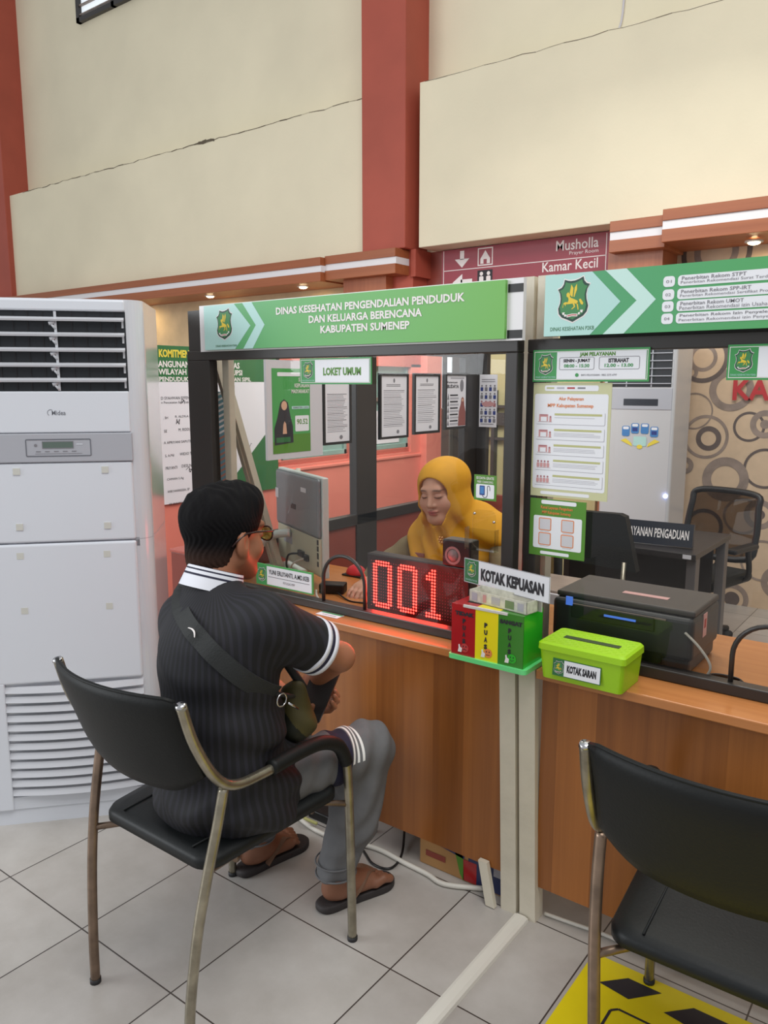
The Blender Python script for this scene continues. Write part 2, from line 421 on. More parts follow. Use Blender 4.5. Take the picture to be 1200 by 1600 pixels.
    def text(s, t, x0, x1, y0, y1, z, m, bold=0.0, res=2):
        vs, fs = glyphs(t, bold, res)
        ax = min(v[0] for v in vs); bx = max(v[0] for v in vs); ay = min(v[1] for v in vs); by = max(v[1] for v in vs)
        sx = (x1 - x0) / max(bx - ax, 1e-6); sy = (y1 - y0) / max(by - ay, 1e-6)
        return s.add([(x0 + (v[0] - ax) * sx, y0 + (v[1] - ay) * sy, z) for v in vs], fs, m)
    def build(s, name, parent=None, world=False, M=None):
        me = bpy.data.meshes.new(name)
        vs = s.v
        if world and parent is not None:
            inv = wmat(parent).inverted(); vs = [tuple(inv @ Vector(p)) for p in vs]
        if M is not None: vs = [tuple(M @ Vector(p)) for p in vs]
        me.from_pydata(vs, [], s.f)
        for m in s.mats: me.materials.append(MATS[m])
        me.polygons.foreach_set('material_index', s.m); me.polygons.foreach_set('use_smooth', s.sm)
        me.validate(); me.update()
        o = bpy.data.objects.new(name, me); COL.objects.link(o)
        if parent is not None: o.parent = parent
        return o
def wmat(o):
    M = Matrix.LocRotScale(o.location, o.rotation_euler, o.scale)
    return wmat(o.parent) @ M if o.parent else M
def rrect(x0, x1, y0, y1, r=0.0, n=4):
    if r <= 0: return [(x0, y0), (x1, y0), (x1, y1), (x0, y1)]
    o = []
    for cx, cy, a in ((x1 - r, y0 + r, -90), (x1 - r, y1 - r, 0), (x0 + r, y1 - r, 90), (x0 + r, y0 + r, 180)):
        for i in range(n + 1):
            q = R(a + 90 * i / n); o.append((cx + r * math.cos(q), cy + r * math.sin(q)))
    return o
_gl = {}
def glyphs(t, bold, res):
    k = (t, bold, res)
    if k not in _gl:
        c = bpy.data.curves.new('letters', 'FONT'); c.body = t; c.resolution_u = res; c.offset = bold; c.fill_mode = 'FRONT'
        o = bpy.data.objects.new('letters', c); COL.objects.link(o)
        dg = bpy.context.evaluated_depsgraph_get(); me = bpy.data.meshes.new_from_object(o.evaluated_get(dg))
        _gl[k] = ([tuple(v.co) for v in me.vertices], [list(p.vertices) for p in me.polygons])
        bpy.data.objects.remove(o); bpy.data.curves.remove(c); bpy.data.meshes.remove(me)
    return _gl[k]
def cr(pts, n=6, closed=False):
    """Catmull-Rom through pts"""
    P = [Vector(p) for p in pts]; o = []; N = len(P)
    rng = range(N) if closed else range(N - 1)
    for i in rng:
        g = (lambda k: P[k % N]) if closed else (lambda k: P[min(max(k, 0), N - 1)])
        a, b, c, d = g(i - 1), g(i), g(i + 1), g(i + 2)
        for j in range(n):
            t = j / n
            o.append(0.5 * ((2 * b) + (c - a) * t + (2 * a - 5 * b + 4 * c - d) * t * t + (3 * b - a - 3 * c + d) * t ** 3))
    if not closed: o.append(P[-1])
    return o
def tag(o, label=None, cat=None, group=None, kind=None):
    if label: o['label'] = label
    if cat: o['category'] = cat
    if group: o['group'] = group
    if kind: o['kind'] = kind
    return o
def thing(name, label, cat, loc=(0, 0, 0), rot=(0, 0, 0), group=None):
    o = bpy.data.objects.new(name, None); COL.objects.link(o); o.location = loc; o.rotation_euler = rot
    o.empty_display_size = 0.1
    return tag(o, label, cat, group)
def dup(root, loc, rot, label, group=None):
    r = root.copy(); COL.objects.link(r); r.location = loc; r.rotation_euler = rot; r['label'] = label
    if group: r['group'] = group
    for ch in list(root.children):
        c = ch.copy(); COL.objects.link(c); c.parent = r
        for g in list(ch.children):
            d = g.copy(); COL.objects.link(d); d.parent = c
    return r
FRONT = (PI / 2, 0, 0)            # local x right, y up, z towards -Y
SIDE = (PI / 2, 0, PI / 2)        # local x towards +Y, y up, z towards +X

# ------------------------------------------------------------------ the setting
def structure(mb, name, label=None, cat=None):
    o = mb.build(name); o['kind'] = 'structure'
    if label: o['label'] = label; o['category'] = cat or name.split('_')[0]
    return o
YB = 5.83
b = MB(); b.add([(-14, -3.2, 0), (5, -3.2, 0), (5, YB + .3, 0), (-14, YB + .3, 0), (-14, -3.2, -.1), (5, -3.2, -.1), (5, YB + .3, -.1), (-14, YB + .3, -.1)],
      [[0, 1, 2, 3], [4, 7, 6, 5], [0, 4, 5, 1], [1, 5, 6, 2], [2, 6, 7, 3], [3, 7, 4, 0]], 'floor_tile')
structure(b, 'floor', 'pale grey square floor tiles with dark joints', 'floor')
YF = 5.60
b = MB()
b.box((-14, YB, 2.66), (5, YB + .25, 7.5), 'wall_cream')                   # upper wall
for x0, x1 in ((-14, -10.62), (-10.28, -4.39), (-3.85, 5)):
    b.box((x0, YF - .03, 2.66), (x1, YB + .02, 3.93), 'wall_cream', .006)       # lower band stands proud of it
rn = random.Random(3)
def crack(x0, x1, z0, z1, y, n, w):
    pts = []
    for i in range(n + 1):
        t = i / n; pts.append((x0 + (x1 - x0) * t, z0 + (z1 - z0) * t + rn.uniform(-.008, .008)))
    M = Matrix(((1, 0, 0, 0), (0, 0, -1, y), (0, 1, 0, 0), (0, 0, 0, 1)))
    for a, c in zip(pts[:-1], pts[1:]):
        ww = w * rn.uniform(.4, 1.3)
        b.add([(a[0], a[1] - ww, 0), (c[0], c[1] - ww, 0), (c[0], c[1] + ww, 0), (a[0], a[1] + ww, 0)], [[0, 1, 2, 3]], 'crack', False, M)
crack(-9.9, -4.4, 3.925, 3.925, YF - .032, 60, .0035)
crack(-6.6, -6.3, 3.93, 3.93, YF - .0325, 5, .014)
crack(-3.8, -1.0, 3.925, 3.925, YF - .032, 26, .0018)
structure(b, 'wall_back', 'tall cream upper wall with a proud lower band', 'wall')
b = MB(); b.box((-14, YB, 0), (-3.95, YB + .25, 2.66), 'wall_beige'); b.box((-3.95, YB, 0), (-2.29, YB + .25, 2.66), 'red_brown')
b.box((-3.95, YF, 2.44), (-3.9, YB, 2.66), 'column_red')
structure(b, 'wall_rear_lower', 'plain beige wall under the wooden cornice', 'wall')
# wallpaper with grey rings on the right
b = MB(); b.box((-2.29, YB, 0), (5, YB + .25, 2.66), 'paper_beige')
M = Matrix(((1, 0, 0, 0), (0, 0, -1, YB), (0, 1, 0, 0), (0, 0, 0, 1)))
def rg(x, z, r, t, m='ring_grey', k=1):
    n = 40; vs = []
    for i in range(n):
        a = 2 * PI * i / n
        vs += [(x + r * math.cos(a), z + r * math.sin(a), .0012 * k), (x + (r - t) * math.cos(a), z + (r - t) * math.sin(a), .0012 * k)]
    b.add(vs, [[2 * i, 2 * i + 1, (2 * i + 3) % (2 * n), (2 * i + 2) % (2 * n)] for i in range(n)], m, False, M)
rings = [(-1.56, 2.44, .17, .05), (-1.56, 2.44, .27, .04), (-1.68, 1.63, .06, .03), (-1.40, 1.51, .17, .055), (-1.60, 1.73, .20, .035), (-1.60, 1.73, .11, .03),
         (-1.55, 1.18, .18, .025), (-1.53, 1.17, .10, .04), (-1.64, 1.36, .15, .012), (-1.40, .89, .18, .07), (-1.27, 1.26, .12, .02), (-1.17, 1.28, .11, .045), (-1.17, 1.28, .035, .035),
         (-1.15, .98, .16, .02), (-1.68, .97, .07, .04), (-1.16, .66, .12, .045), (-1.16, .66, .04, .04), (-1.27, .64, .15, .02), (-1.12, .34, .17, .018), (-1.52, .54, .15, .03), (-1.0, .2, .14, .05),
         (-1.3, .04, .13, .04), (-1.3, .04, .06, .06), (-1.45, .06, .12, .02), (-1.02, 1.62, .16, .06), (-.9, 1.1, .14, .04), (-1.85, .5, .15, .05), (-1.2, 2.0, .15, .05), (-.8, .7, .18, .06), (-1.75, 2.15, .16, .05), (-1.05, 2.35, .15, .03), (-.7, 2.2, .18, .05), (-.7, 1.5, .18, .03)]
for i, (x, z, r, t) in enumerate(rings): rg(x, z, r * .86, t * .86, 'ring_dark' if i % 3 == 1 else 'ring_grey', 1 + (i % 5) * .5)
structure(b, 'wall_rear_right', 'beige wallpaper with grey ring pattern', 'wall')
# columns
b = MB(); b.box((-4.39, 5.5, 2.66), (-3.94, YB + .1, 7.5), 'column_red', .008); b.box((-4.15, 5.62, 0), (-3.94, YB + .1, 2.66), 'column_red')
structure(b, 'trim_1', 'dark red column between the two cream walls', 'column')
b = MB(); b.box((-10.62, 5.5, 0), (-10.22, YB + .1, 7.5), 'column_red', .008)
structure(b, 'trim_2', 'dark red column at the left edge of the hall', 'column')
# cornices with a white stripe
def cornice(name, x0, x1, xs, zs, endwood, label):
    b = MB()
    f = 5.42
    def seg(a, c, dy, dz):
        b.box((a, f - dy, 2.44 + dz), (c, YB, 2.52 + dz), 'canopy_wood', .003)
        b.box((a, f - dy + .012, 2.52 + dz), (c, YB, 2.575 + dz), 'white_strip')
        b.box((a, f - dy, 2.575 + dz), (c, YB, 2.645 + dz), 'canopy_wood', .003)
    for (a, c, dy, dz) in xs: seg(a, c, dy, dz)
    for (a, c) in endwood: b.box((a, 5.52, 0), (c, YB, 2.46), 'pillar_wood')
    return structure(b, name, label, 'cornice')
cornice('trim_3', 0, 0, [(-14, -4.75, .06, 0), (-4.75, -3.98, 0, .012)], 0, [(-4.62, -4.15)], 'wooden cornice with white stripe along the left wall')
cornice('trim_4', 0, 0, [(-2.16, -1.78, 0, 0), (-1.78, 5, .07, .02)], 0, [(-2.2, -1.82)], 'wooden cornice with white stripe over the ringed wallpaper')
def downlight(x, label):
    t = thing('downlight', label, 'downlight', (x, 5.55, 2.44), group='downlights in the wooden cornices')
    b = MB(); b.tube([(0, 0, -.006), (0, 0, .004)], .055, 'lamp_ring', 20); b.build('ring', t)
    b = MB(); b.sphere((0, 0, -.008), (.038, .038, .014), 'lamp_glow', 16, 8); b.build('lens', t)
    d = bpy.data.lights.new('downlight_beam', 'SPOT'); d.energy = 9; d.color = (1, .76, .42); d.spot_size = R(150); d.spot_blend = .8; d.shadow_soft_size = .04
    o = bpy.data.objects.new('downlight_beam', d); COL.objects.link(o); o.parent = t; o.location = (0, 0, -.03); o.rotation_euler = (R(25), 0, 0)
    return t
downlight(-6.42, 'warm downlight glowing in the left cornice, left of the pair above the green header')
downlight(-5.13, 'warm downlight glowing in the left cornice, nearer the wooden end panel')
downlight(-1.26, 'warm downlight glowing in the right cornice above ringed wallpaper')
downlight(-7.75, 'warm downlight glowing in the left cornice just behind the tall air conditioner')
# louvred window high on the upper wall
b = MB(); M = Matrix.Translation((-8.85, YB, 5.69))
b.box((0, -.05, 0), (1.5, .02, .05), 'frame_black'); b.box((0, -.05, 0), (.06, .02, 1.0), 'frame_black'); b.box((.68, -.05, 0), (.73, .02, 1.0), 'frame_black')
b.box((1.44, -.05, 0), (1.5, .02, 1.0), 'frame_black'); b.box((0, -.05, .95), (1.5, .02, 1.0), 'frame_black')
for i in range(9): b.box((.06, -.045, .07 + .1 * i), (1.44, .0, .082 + .1 * i), 'ring_grey')
b.box((.05, -.012, .04), (1.45, -.006, .96), 'pane_bright')
for k, v in enumerate(b.v): b.v[k] = tuple(M @ Vector(v))
structure(b, 'window_1', 'louvred window high on the cream wall', 'window')
# left service wall: salmon, with teal windows
XL = -3.6
b = MB()
b.box((XL - .12, 2.25, 0), (XL, 5.25, 1.02), 'salmon'); b.box((XL - .12, 2.25, 1.02), (XL - .02, 5.25, 1.055), 'salmon_dark', .004)
b.box((XL - .1, 3.64, .98), (XL + .012, 5.25, 1.0), 'salmon', .004)
b.box((XL - .12, 2.25, 1.05), (XL, 3.66, 1.75), 'salmon'); b.box((XL - .12, 3.6, 1.68), (XL, 5.25, 1.78), 'salmon_dark')
for y in (4.36, 5.12): b.box((XL - .12, y, 1.02), (XL, y + .13, 1.70), 'salmon')
b.box((XL - .12, 5.25, 0), (XL + .06, 5.47, 2.05), 'salmon', .004)
structure(b, 'wall_left', 'salmon painted service wall on the left', 'wall')
for i, (y0, y1) in enumerate(((3.68, 4.36), (4.49, 5.12))):
    b = MB(); b.box((XL - .07, y0, 1.055), (XL - .05, y1, 1.69), 'teal_pane')
    b.box((XL - .06, y0 + .1, 1.1), (XL - .045, y1 - .1, 1.35), 'paper') if i == 1 else None
    for a in (y0, y1 - .03): b.box((XL - .08, a, 1.055), (XL - .03, a + .03, 1.69), 'teal_pane', .003)
    b.box((XL - .08, y0, 1.055), (XL - .03, y1, 1.09), 'teal_pane', .003); b.box((XL - .08, y0, 1.42), (XL - .03, y1, 1.45), 'ring_grey', .003)
    structure(b, 'window_%d' % (i + 2), 'teal framed window in the salmon wall', 'window')
# glass door and folding gate in the recess behind the booth
b = MB(); M = None
b.box((-3.98, 5.66, 0), (-3.42, 5.76, 2.1), 'frame_black')
for x0, x1, m in ((-3.80, -3.73, 'pane_frosted'), (-3.70, -3.66, 'pane_bright'), (-3.60, -3.565, 'pane_bright')):
    b.box((x0, 5.64, .2), (x1, 5.665, 2.0), m if m != 'pane_frosted' else 'ring_grey')
b.box((-3.64, 5.6, .9), (-3.54, 5.66, 1.35), 'steel_pole', .01)
structure(b, 'door_1', 'dark framed glass door with bright slits', 'door')
b = MB(); b.box((-3.40, 5.72, 0), (-2.3, 5.8, 2.2), 'gate_yellow')
for x in (-3.40, -3.30, -3.17, -3.04, -2.9, -2.76): b.box((x - .014, 5.66, 0), (x + .014, 5.72, 1.5), 'gate_frame')
for z in (.6, .72, .84, .96, 1.08): b.box((-3.40, 5.68, z), (-3.30, 5.72, z + .015), 'gate_frame')
for z in (1.10, 1.22, 1.36): b.box((-3.40, 5.67, z), (-2.3, 5.72, z + (.10 if z == 1.22 else .02)), 'gate_frame')
structure(b, 'door_2', 'pale yellow folding gate with dark bars', 'door')

# ------------------------------------------------------------------ signs and prints
def letters(t, items, name='lettering'):
    """each line of writing is a part of its own: (text, x0, x1, y0, y1, z, material, bold)"""
    for it in items:
        b = MB(); b.text(*it); b.build(name, t)
def crest(mb, cx, cy, h, z, text_green=False):
    """shield with a golden winged horse and a white ribbon"""
    def P(l, k=1.0): return [(cx + (x - 610) / 960 * h * k, cy - (y - 1120) / 960 * h * k) for x, y in l]
    sh = [(395, 672), (470, 700), (545, 712), (640, 705), (740, 676), (835, 630), (860, 720), (915, 780), (990, 803), (935, 900), (915, 1010), (925, 1120), (968, 1270), (940, 1390), (860, 1480), (740, 1540), (612, 1606), (470, 1545), (350, 1500), (275, 1420), (255, 1300), (300, 1180), (308, 1080), (290, 970), (240, 880), (330, 840), (375, 770)]
    mb.poly(P(sh, 1.06), z, 'sign_white'); mb.poly(P(sh), z + .0004, 'crest_edge'); mb.poly(P(sh, .88), z + .0008, 'crest_green')
    for q in ([(455, 1040), (450, 985), (490, 950), (540, 1000), (530, 1045), (560, 1078), (640, 1110), (720, 1150), (726, 1200), (700, 1225), (640, 1192), (600, 1203), (520, 1212), (440, 1212), (485, 1170), (505, 1120), (490, 1060), (480, 1062)],
              [(700, 1200), (724, 1190), (750, 1335), (732, 1352), (706, 1250)], [(600, 1200), (645, 1192), (668, 1278), (592, 1332), (575, 1320), (636, 1268)],
              [(445, 1165), (490, 1170), (440, 1215), (432, 1262), (416, 1222), (386, 1202), (378, 1290), (364, 1280), (380, 1190), (420, 1165)],
              [(525, 965), (560, 788), (612, 870), (596, 1062), (560, 1042)], [(620, 1062), (640, 860), (690, 778), (697, 900), (642, 1060)], [(750, 1120), (790, 1108), (856, 1200), (842, 1242), (800, 1230), (765, 1162)]):
        mb.poly(P(q), z + .0012, 'crest_gold')
    for q in ([(470, 1445), (600, 1425), (732, 1432), (728, 1490), (600, 1482), (475, 1506)], [(412, 1428), (465, 1440), (455, 1485), (410, 1478)], [(742, 1405), (790, 1395), (780, 1450), (742, 1450)], [(360, 1392), (425, 1388), (400, 1450), (370, 1440)], [(790, 1350), (856, 1350), (840, 1412), (800, 1404)]):
        mb.poly(P(q), z + .0016, 'sign_white')
    mb.line(P([(490, 1470), (600, 1450), (715, 1458)]), .02 * h, z + .002, 'crest_red')
def board(t, x0, x1, y0, y1, m, th=.004, name='board', r=0.0):
    b = MB(); b.prism(rrect(x0, x1, y0, y1, r), -th, 0, m); return b.build(name, t)
def bars(mb, x0, x1, ys, h, z, m, rnd=None, ragged=.15):
    rnd = rnd or random.Random(5)
    for y in ys: mb.rect(x0, x1 - rnd.random() * ragged * (x1 - x0), y, y + h, z, m)

# header above the left booth
def header_left():
    x0, x1, y0, y1 = -2.295, -1.063, 1.672, 1.828
    cx, cy = (x0 + x1) / 2, (y0 + y1) / 2; w = x1 - x0; h = y1 - y0
    t = thing('header_sign', 'long green header sign reading DINAS KESEHATAN PENGENDALIAN PENDUDUK in white', 'sign', (cx, 1.952, cy), FRONT)
    b = MB(); b.prism(rrect(-w / 2, w / 2, -h / 2, h / 2), -.012, 0, 'header_green')
    X = lambda x: x - cx; Y = lambda z: z - cy
    b.poly([(-w / 2, -h / 2), (X(-2.135), -h / 2), (X(-2.054), 0), (X(-2.135), h / 2), (-w / 2, h / 2)], .0005, 'mint')
    b.poly([(X(-2.093), -h / 2), (X(-2.046), -h / 2), (X(-1.985), 0), (X(-2.046), h / 2), (X(-2.093), h / 2), (X(-2.028), 0)], .0005, 'mint')
    b.build('board', t)
    b = MB(); crest(b, X(-2.187), .010, .105, .0008); b.build('emblem', t)
    letters(t, [('DINAS KESEHATAN PENGENDALIAN PENDUDUK', X(-1.929), X(-1.19), Y(1.779), Y(1.803), .0012, 'sign_white', .032), ('DAN KELUARGA BERENCANA', X(-1.781), X(-1.335), Y(1.745), Y(1.769), .0012, 'sign_white', .032),
                ('KABUPATEN SUMENEP', X(-1.731), X(-1.379), Y(1.711), Y(1.735), .0012, 'sign_white', .032), ('DINAS KESEHATAN P2KB', X(-2.235), X(-2.125), Y(1.681), Y(1.688), .0012, 'green_dark', .01)])
    b = MB(); b.prism(rrect(-w / 2 - .04, w / 2 + .048, -h / 2 - .005, h / 2 + .004), -.03, -.0125, 'white_strip', None); b.build('backing_board', t)
    for y in (h / 2 - .022, -h / 2 + .012):
        b = MB(); b.box((w / 2 + .002, y - .011, -.0125), (w / 2 + .048, y + .011, -.0115), 'black'); b.build('tape_strip', t)
header_left()
def header_right():
    x0, x1, y0, y1 = -.965, .35, 1.676, 1.835
    cx, cy = (x0 + x1) / 2, (y0 + y1) / 2; w = x1 - x0; h = y1 - y0
    t = thing('header_sign', 'green header sign with a numbered list of four services in white boxes', 'sign', (cx, 1.992, cy), FRONT)
    X = lambda x: x - cx; Y = lambda z: z - cy
    b = MB(); b.prism(rrect(-w / 2, w / 2, -h / 2, h / 2), -.012, 0, 'header_green_wide')
    b.poly([(-w / 2, -h / 2), (X(-.835), -h / 2), (X(-.757), 0), (X(-.835), h / 2), (-w / 2, h / 2)], .0005, 'mint')
    b.poly([(X(-.80), -h / 2), (X(-.745), -h / 2), (X(-.668), 0), (X(-.745), h / 2), (X(-.80), h / 2), (X(-.716), 0)], .0005, 'mint_light')
    for z in (1.795, 1.764, 1.736, 1.707):
        b.rect(X(-.652), X(-.624), Y(z - .0125), Y(z + .0125), .0007, 'white', .008); b.rect(X(-.617), X(.30), Y(z - .0125), Y(z + .0125), .0007, 'white', .008)
    b.build('board', t)
    b = MB(); crest(b, X(-.884), .012, .112, .0008); b.build('emblem', t)
    letters(t, [('DINAS KESEHATAN P2KB', X(-.946), X(-.824), Y(1.689), Y(1.699), .0012, 'green_dark', .0)])
    rows = [('01', 'Penerbitan Rekom STPT', 'Penerbitan Rekomendasi Surat Terdaftar Penyehat Tradisional', .145, .33), ('02', 'Penerbitan Rekom SPP-IRT', 'Penerbitan Rekomendasi Sertifikat Produksi Pangan Industri Rumah Tangga', .157, .38),
            ('03', 'Penerbitan Rekom UMOT', 'Penerbitan Rekomendasi izin Usaha Mikro Obat Tradisional', .143, .33), ('04', 'Penerbitan Rekom Izin Penyelenggaraan', 'Penerbitan Rekomendasi izin Penyelenggaraan Griya Sehat', .25, .33)]
    for z, (n, a, c, w1, w2) in zip((1.795, 1.764, 1.736, 1.707), rows):
        letters(t, [(n, X(-.645), X(-.632), Y(z - .0035), Y(z + .0035), .0014, 'ink_grey', 0)])
        letters(t, [(a, X(-.608), X(-.608 + w1), Y(z + .001), Y(z + .0095), .0014, 'ink_grey', .01), (c, X(-.61), X(-.61 + w2), Y(z - .0095), Y(z - .001), .0014, 'ink_grey', 0)])
header_right()
def window_sign(name, label, X0, X1, Z0, Z1, Y, sq, texts, gold=True):
    cx, cz = (X0 + X1) / 2, (Z0 + Z1) / 2; w = X1 - X0; h = Z1 - Z0
    t = thing(name, label, 'sign', (cx, Y, cz), FRONT)
    b = MB(); b.prism(rrect(-w / 2, w / 2, -h / 2, h / 2), -.004, 0, 'green_line'); b.frame(-w / 2 + .004, w / 2 - .004, -h / 2 + .005, h / 2 - .005, .0016, .0004, 'sign_white')
    b.rect(-w / 2 + .006 + sq, w / 2 - .008, -h / 2 + .007, h / 2 - .007, .0006, 'white'); b.build('board', t)
    b = MB(); crest(b, -w / 2 + .006 + sq / 2, .004, h * .62, .0008); b.build('emblem', t)
    b = MB()
    b.text('DINAS KESEHATAN P2KB', -w / 2 + .009, -w / 2 + .003 + sq, -h / 2 + .010, -h / 2 + .0145, .0010, 'mint')
    b.build('lettering', t)
    letters(t, [(s, x0 - cx, x1 - cx, z0 - cz, z1 - cz, .0012, m, bo) for (s, x0, x1, z0, z1, m, bo) in texts])
    return t, cx, cz
window_sign('counter_sign', 'white LOKET UMUM sign with a green border on the service glass', -1.845, -1.541, 1.549, 1.634, 1.974, .062, [('LOKET UMUM', -1.741, -1.582, 1.577, 1.603, 'green_deep', .045)])
t, cx, cz = window_sign('opening_hours_sign', 'JAM PELAYANAN opening hours sign above the khaki bordered poster', -1.008, -.685, 1.556, 1.642, 2.020, .065,
    [('JAM PELAYANAN', -.872, -.774, 1.620, 1.633, 'green_deep', .045), ('SENIN - JUMAT', -.918, -.842, 1.605, 1.616, 'ink', .04), ('08:00 - 15:30', -.916, -.844, 1.5935, 1.6025, 'green_line', .03),
     ('ISTIRAHAT', -.792, -.738, 1.605, 1.616, 'ink', .04), ('12.00 - 13.00', -.802, -.726, 1.5935, 1.6025, 'green_line', .03), ('INFO PELAYANAN : 0852 3275 6797', -.866, -.768, 1.571, 1.576, 'ink_grey', .01)])
b = MB()
for x0, x1 in ((-.929, -.831), (-.817, -.710)):
    for e in range(1):
        n = rrect(x0 - cx, x1 - cx, 1.588 - cz, 1.620 - cz, .004); b.line(n + [n[0]], .0012, .0012, 'ink_grey')
b.ellipse(-.878 - cx, 1.5735 - cz, .005, .005, .0012, 'green_line'); b.build('border', t)
window_sign('counter_sign', 'green edged counter sign on the glass just above the red wall letters', -.499, -.195, 1.559, 1.642, 2.020, .062, [('LOKET', -.404, -.328, 1.586, 1.612, 'green_deep', .02)])
# name plate on the glass
def plate_name():
    X0, X1, Z0, Z1 = -2.08, -1.80, .824, .902
    cx, cz = (X0 + X1) / 2, (Z0 + Z1) / 2; w = X1 - X0; h = Z1 - Z0
    t = thing('name_plate', 'white officer name plate with green border on the counter beside the arched opening', 'name plate', (cx, 1.972, cz), FRONT)
    b = MB(); b.prism(rrect(-w / 2, w / 2, -h / 2, h / 2), -.006, 0, 'green'); b.rect(-w / 2 + .005, w / 2 - .005, -h / 2 + .005, h / 2 - .005, .0004, 'white'); b.rect(-w / 2 + .004, -w / 2 + .056, -h / 2 + .004, h / 2 - .004, .0006, 'green_line')
    b.line([(-w / 2 + .063, -.004), (w / 2 - .015, -.004)], .0016, .0007, 'ink'); b.build('plate', t)
    b = MB(); crest(b, -w / 2 + .03, 0, .05, .0008); b.build('emblem', t)
    b = MB(); b.text('YUNI ERLIYANTI, A.MD.KEB', -w / 2 + .066, w / 2 - .016, .003, .023, .0012, 'ink', .015); b.text('PETUGAS MPP', -.002, .055, -.022, -.013, .0012, 'ink_grey'); b.build('lettering', t)
plate_name()
# satisfaction-box sign, turned a little towards the visitor
def kepuasan_sign():
    t = thing('box_sign', 'white KOTAK KEPUASAN sign standing behind the tricolour voting box', 'sign', (-1.185, 1.965, .94), (PI / 2, 0, -R(13.5)))
    w, y0, y1 = .318, .03, .102
    b = MB(); b.prism(rrect(0, w, y0, y1), -.003, 0, 'white'); b.rect(.002, .058, y0 + .002, y1 - .002, .0004, 'green_dark')
    n = [(0.0, y0), (w, y0), (w, y1), (0, y1), (0, y0)]; b.line(n, .0015, .0005, 'ink_grey'); b.build('plate', t)
    b = MB(); crest(b, .03, (y0 + y1) / 2 + .006, .044, .0008); b.build('emblem', t)
    b = MB(); b.text('KOTAK KEPUASAN', .068, w - .018, .046, .082, .0012, 'ink', .055); b.text('DINAS KESEHATAN P2KB', .007, .053, y0 + .007, y0 + .012, .0012, 'mint'); b.build('lettering', t)
    b = MB(); b.box((.04, -.005, -.02), (.28, y0 + .004, -.016), 'clear_strip'); b.build('stand', t)
kepuasan_sign()
# charging sticker
t = thing('charging_sticker', 'small green free charging sticker above the clear leaflet holder', 'sticker', (-1.13, 1.982, 1.253), FRONT)
b = MB(); b.prism(rrect(-.037, .037, -.037, .037), -.001, 0, 'green_deep'); b.rect(-.03, .03, -.031, .010, .0004, 'white', .004)
b.rect(-.018, -.001, -.022, .006, .0008, 'blue_dark', .002); b.rect(-.0155, -.0035, -.018, .003, .0011, 'blue_print')
b.line(cr([(-.008, -.022, 0), (-.004, -.028, 0), (.006, -.026, 0), (.008, -.012, 0), (.008, .004, 0), (.015, .004, 0), (.016, -.008, 0)], 4) and [(p.x, p.y) for p in cr([(-.008, -.022, 0), (-.004, -.028, 0), (.006, -.026, 0), (.008, -.012, 0), (.008, .004, 0), (.015, .004, 0), (.016, -.008, 0)], 4)], .0018, .0009, 'ink')
b.build('sheet', t)
b = MB(); b.text('ISI DAYA GRATIS', -.029, .029, .024, .032, .0008, 'sign_white', .015); b.text('FREE CHARGING', -.026, .026, .0135, .020, .0008, 'sign_white', .01); b.build('lettering', t)
# service-flow poster
def flow_poster():
    X0, X1, Z0, Z1 = -1.006, -.781, 1.238, 1.553
    cx, cz = (X0 + X1) / 2, (Z0 + Z1) / 2; w = X1 - X0; h = Z1 - Z0
    t = thing('service_flow_poster', 'khaki bordered service flow poster with five white cards', 'poster', (cx, 2.024, cz), FRONT)
    b = MB(); b.prism(rrect(-w / 2, w / 2, -h / 2, h / 2), -.002, 0, 'khaki_print'); b.rect(-w / 2 + .005, w / 2 - .008, -h / 2 + .022, h / 2 - .030, .0004, 'white', .006)
    b.rect(-w / 2 + .034, w / 2 - .036, h / 2 - .022, h / 2 - .007, .0004, 'white', .005); b.rect(-w / 2 + .03, w / 2 - .05, -h / 2 + .006, -h / 2 + .015, .0004, 'white', .004)
    rnd = random.Random(2)
    for i in range(5):
        y = h / 2 - .083 - i * .0425
        b.rect(-w / 2 + .012, w / 2 - .014, y - .0305, y + .003, .0008, 'ink_light', .003); b.rect(-w / 2 + .011, w / 2 - .0155, y - .0295, y + .0035, .0010, 'white', .003)
        b.rect(-w / 2 + .066, w / 2 - .023, y - .0055, y + .0002, .0013, 'khaki_bar'); bars(b, -w / 2 + .066, w / 2 - .024, [y - .012, y - .016, y - .020][:(3 if i else 1)], .0011, .0013, 'ink_light', rnd)
        cxx = -w / 2 + .037
        if i in (0, 1, 2):
            b.rect(cxx - .017, cxx + .010, y - .022, y - .003, .0013, 'pink_print'); b.rect(cxx - .012, cxx + .006, y - .022, y - .010, .0016, 'white'); b.rect(cxx - .014, cxx + .008, y - .006, y - .003, .0016, 'pink_dark'); b.ellipse(cxx + .017, y - .010, .003, .003, .0016, 'pink_dark', 10); b.rect(cxx + .014, cxx + .02, y - .023, y - .013, .0016, 'pink_print')
        else:
            for k in range(4): b.ellipse(cxx - .016 + k * .01, y - .006, .0028, .0028, .0016, 'pink_dark', 10); b.rect(cxx - .020 + k * .01, cxx - .012 + k * .01, y - .022, y - .010, .0016, 'pink_print', .002)
        b.line([(cxx - .02, y - .0235), (cxx + .022, y - .0235)], .0008, .0017, 'pink_dark')
    for i, m in enumerate(('khaki_bar', 'ink_light', 'letter_red', 'ink_grey')): b.rect(-w / 2 + .04 + i * .03, -w / 2 + .062 + i * .03, h / 2 - .016, h / 2 - .012, .0008, m)
    b.build('sheet', t)
    b = MB(); b.text('Alur Pelayanan', -.036, .036, h / 2 - .050, h / 2 - .038, .0010, 'orange', .02); b.text('MPP Kabupaten Sumenep', -.068, .064, h / 2 - .069, h / 2 - .056, .0010, 'orange', .02); b.build('lettering', t)
flow_poster()
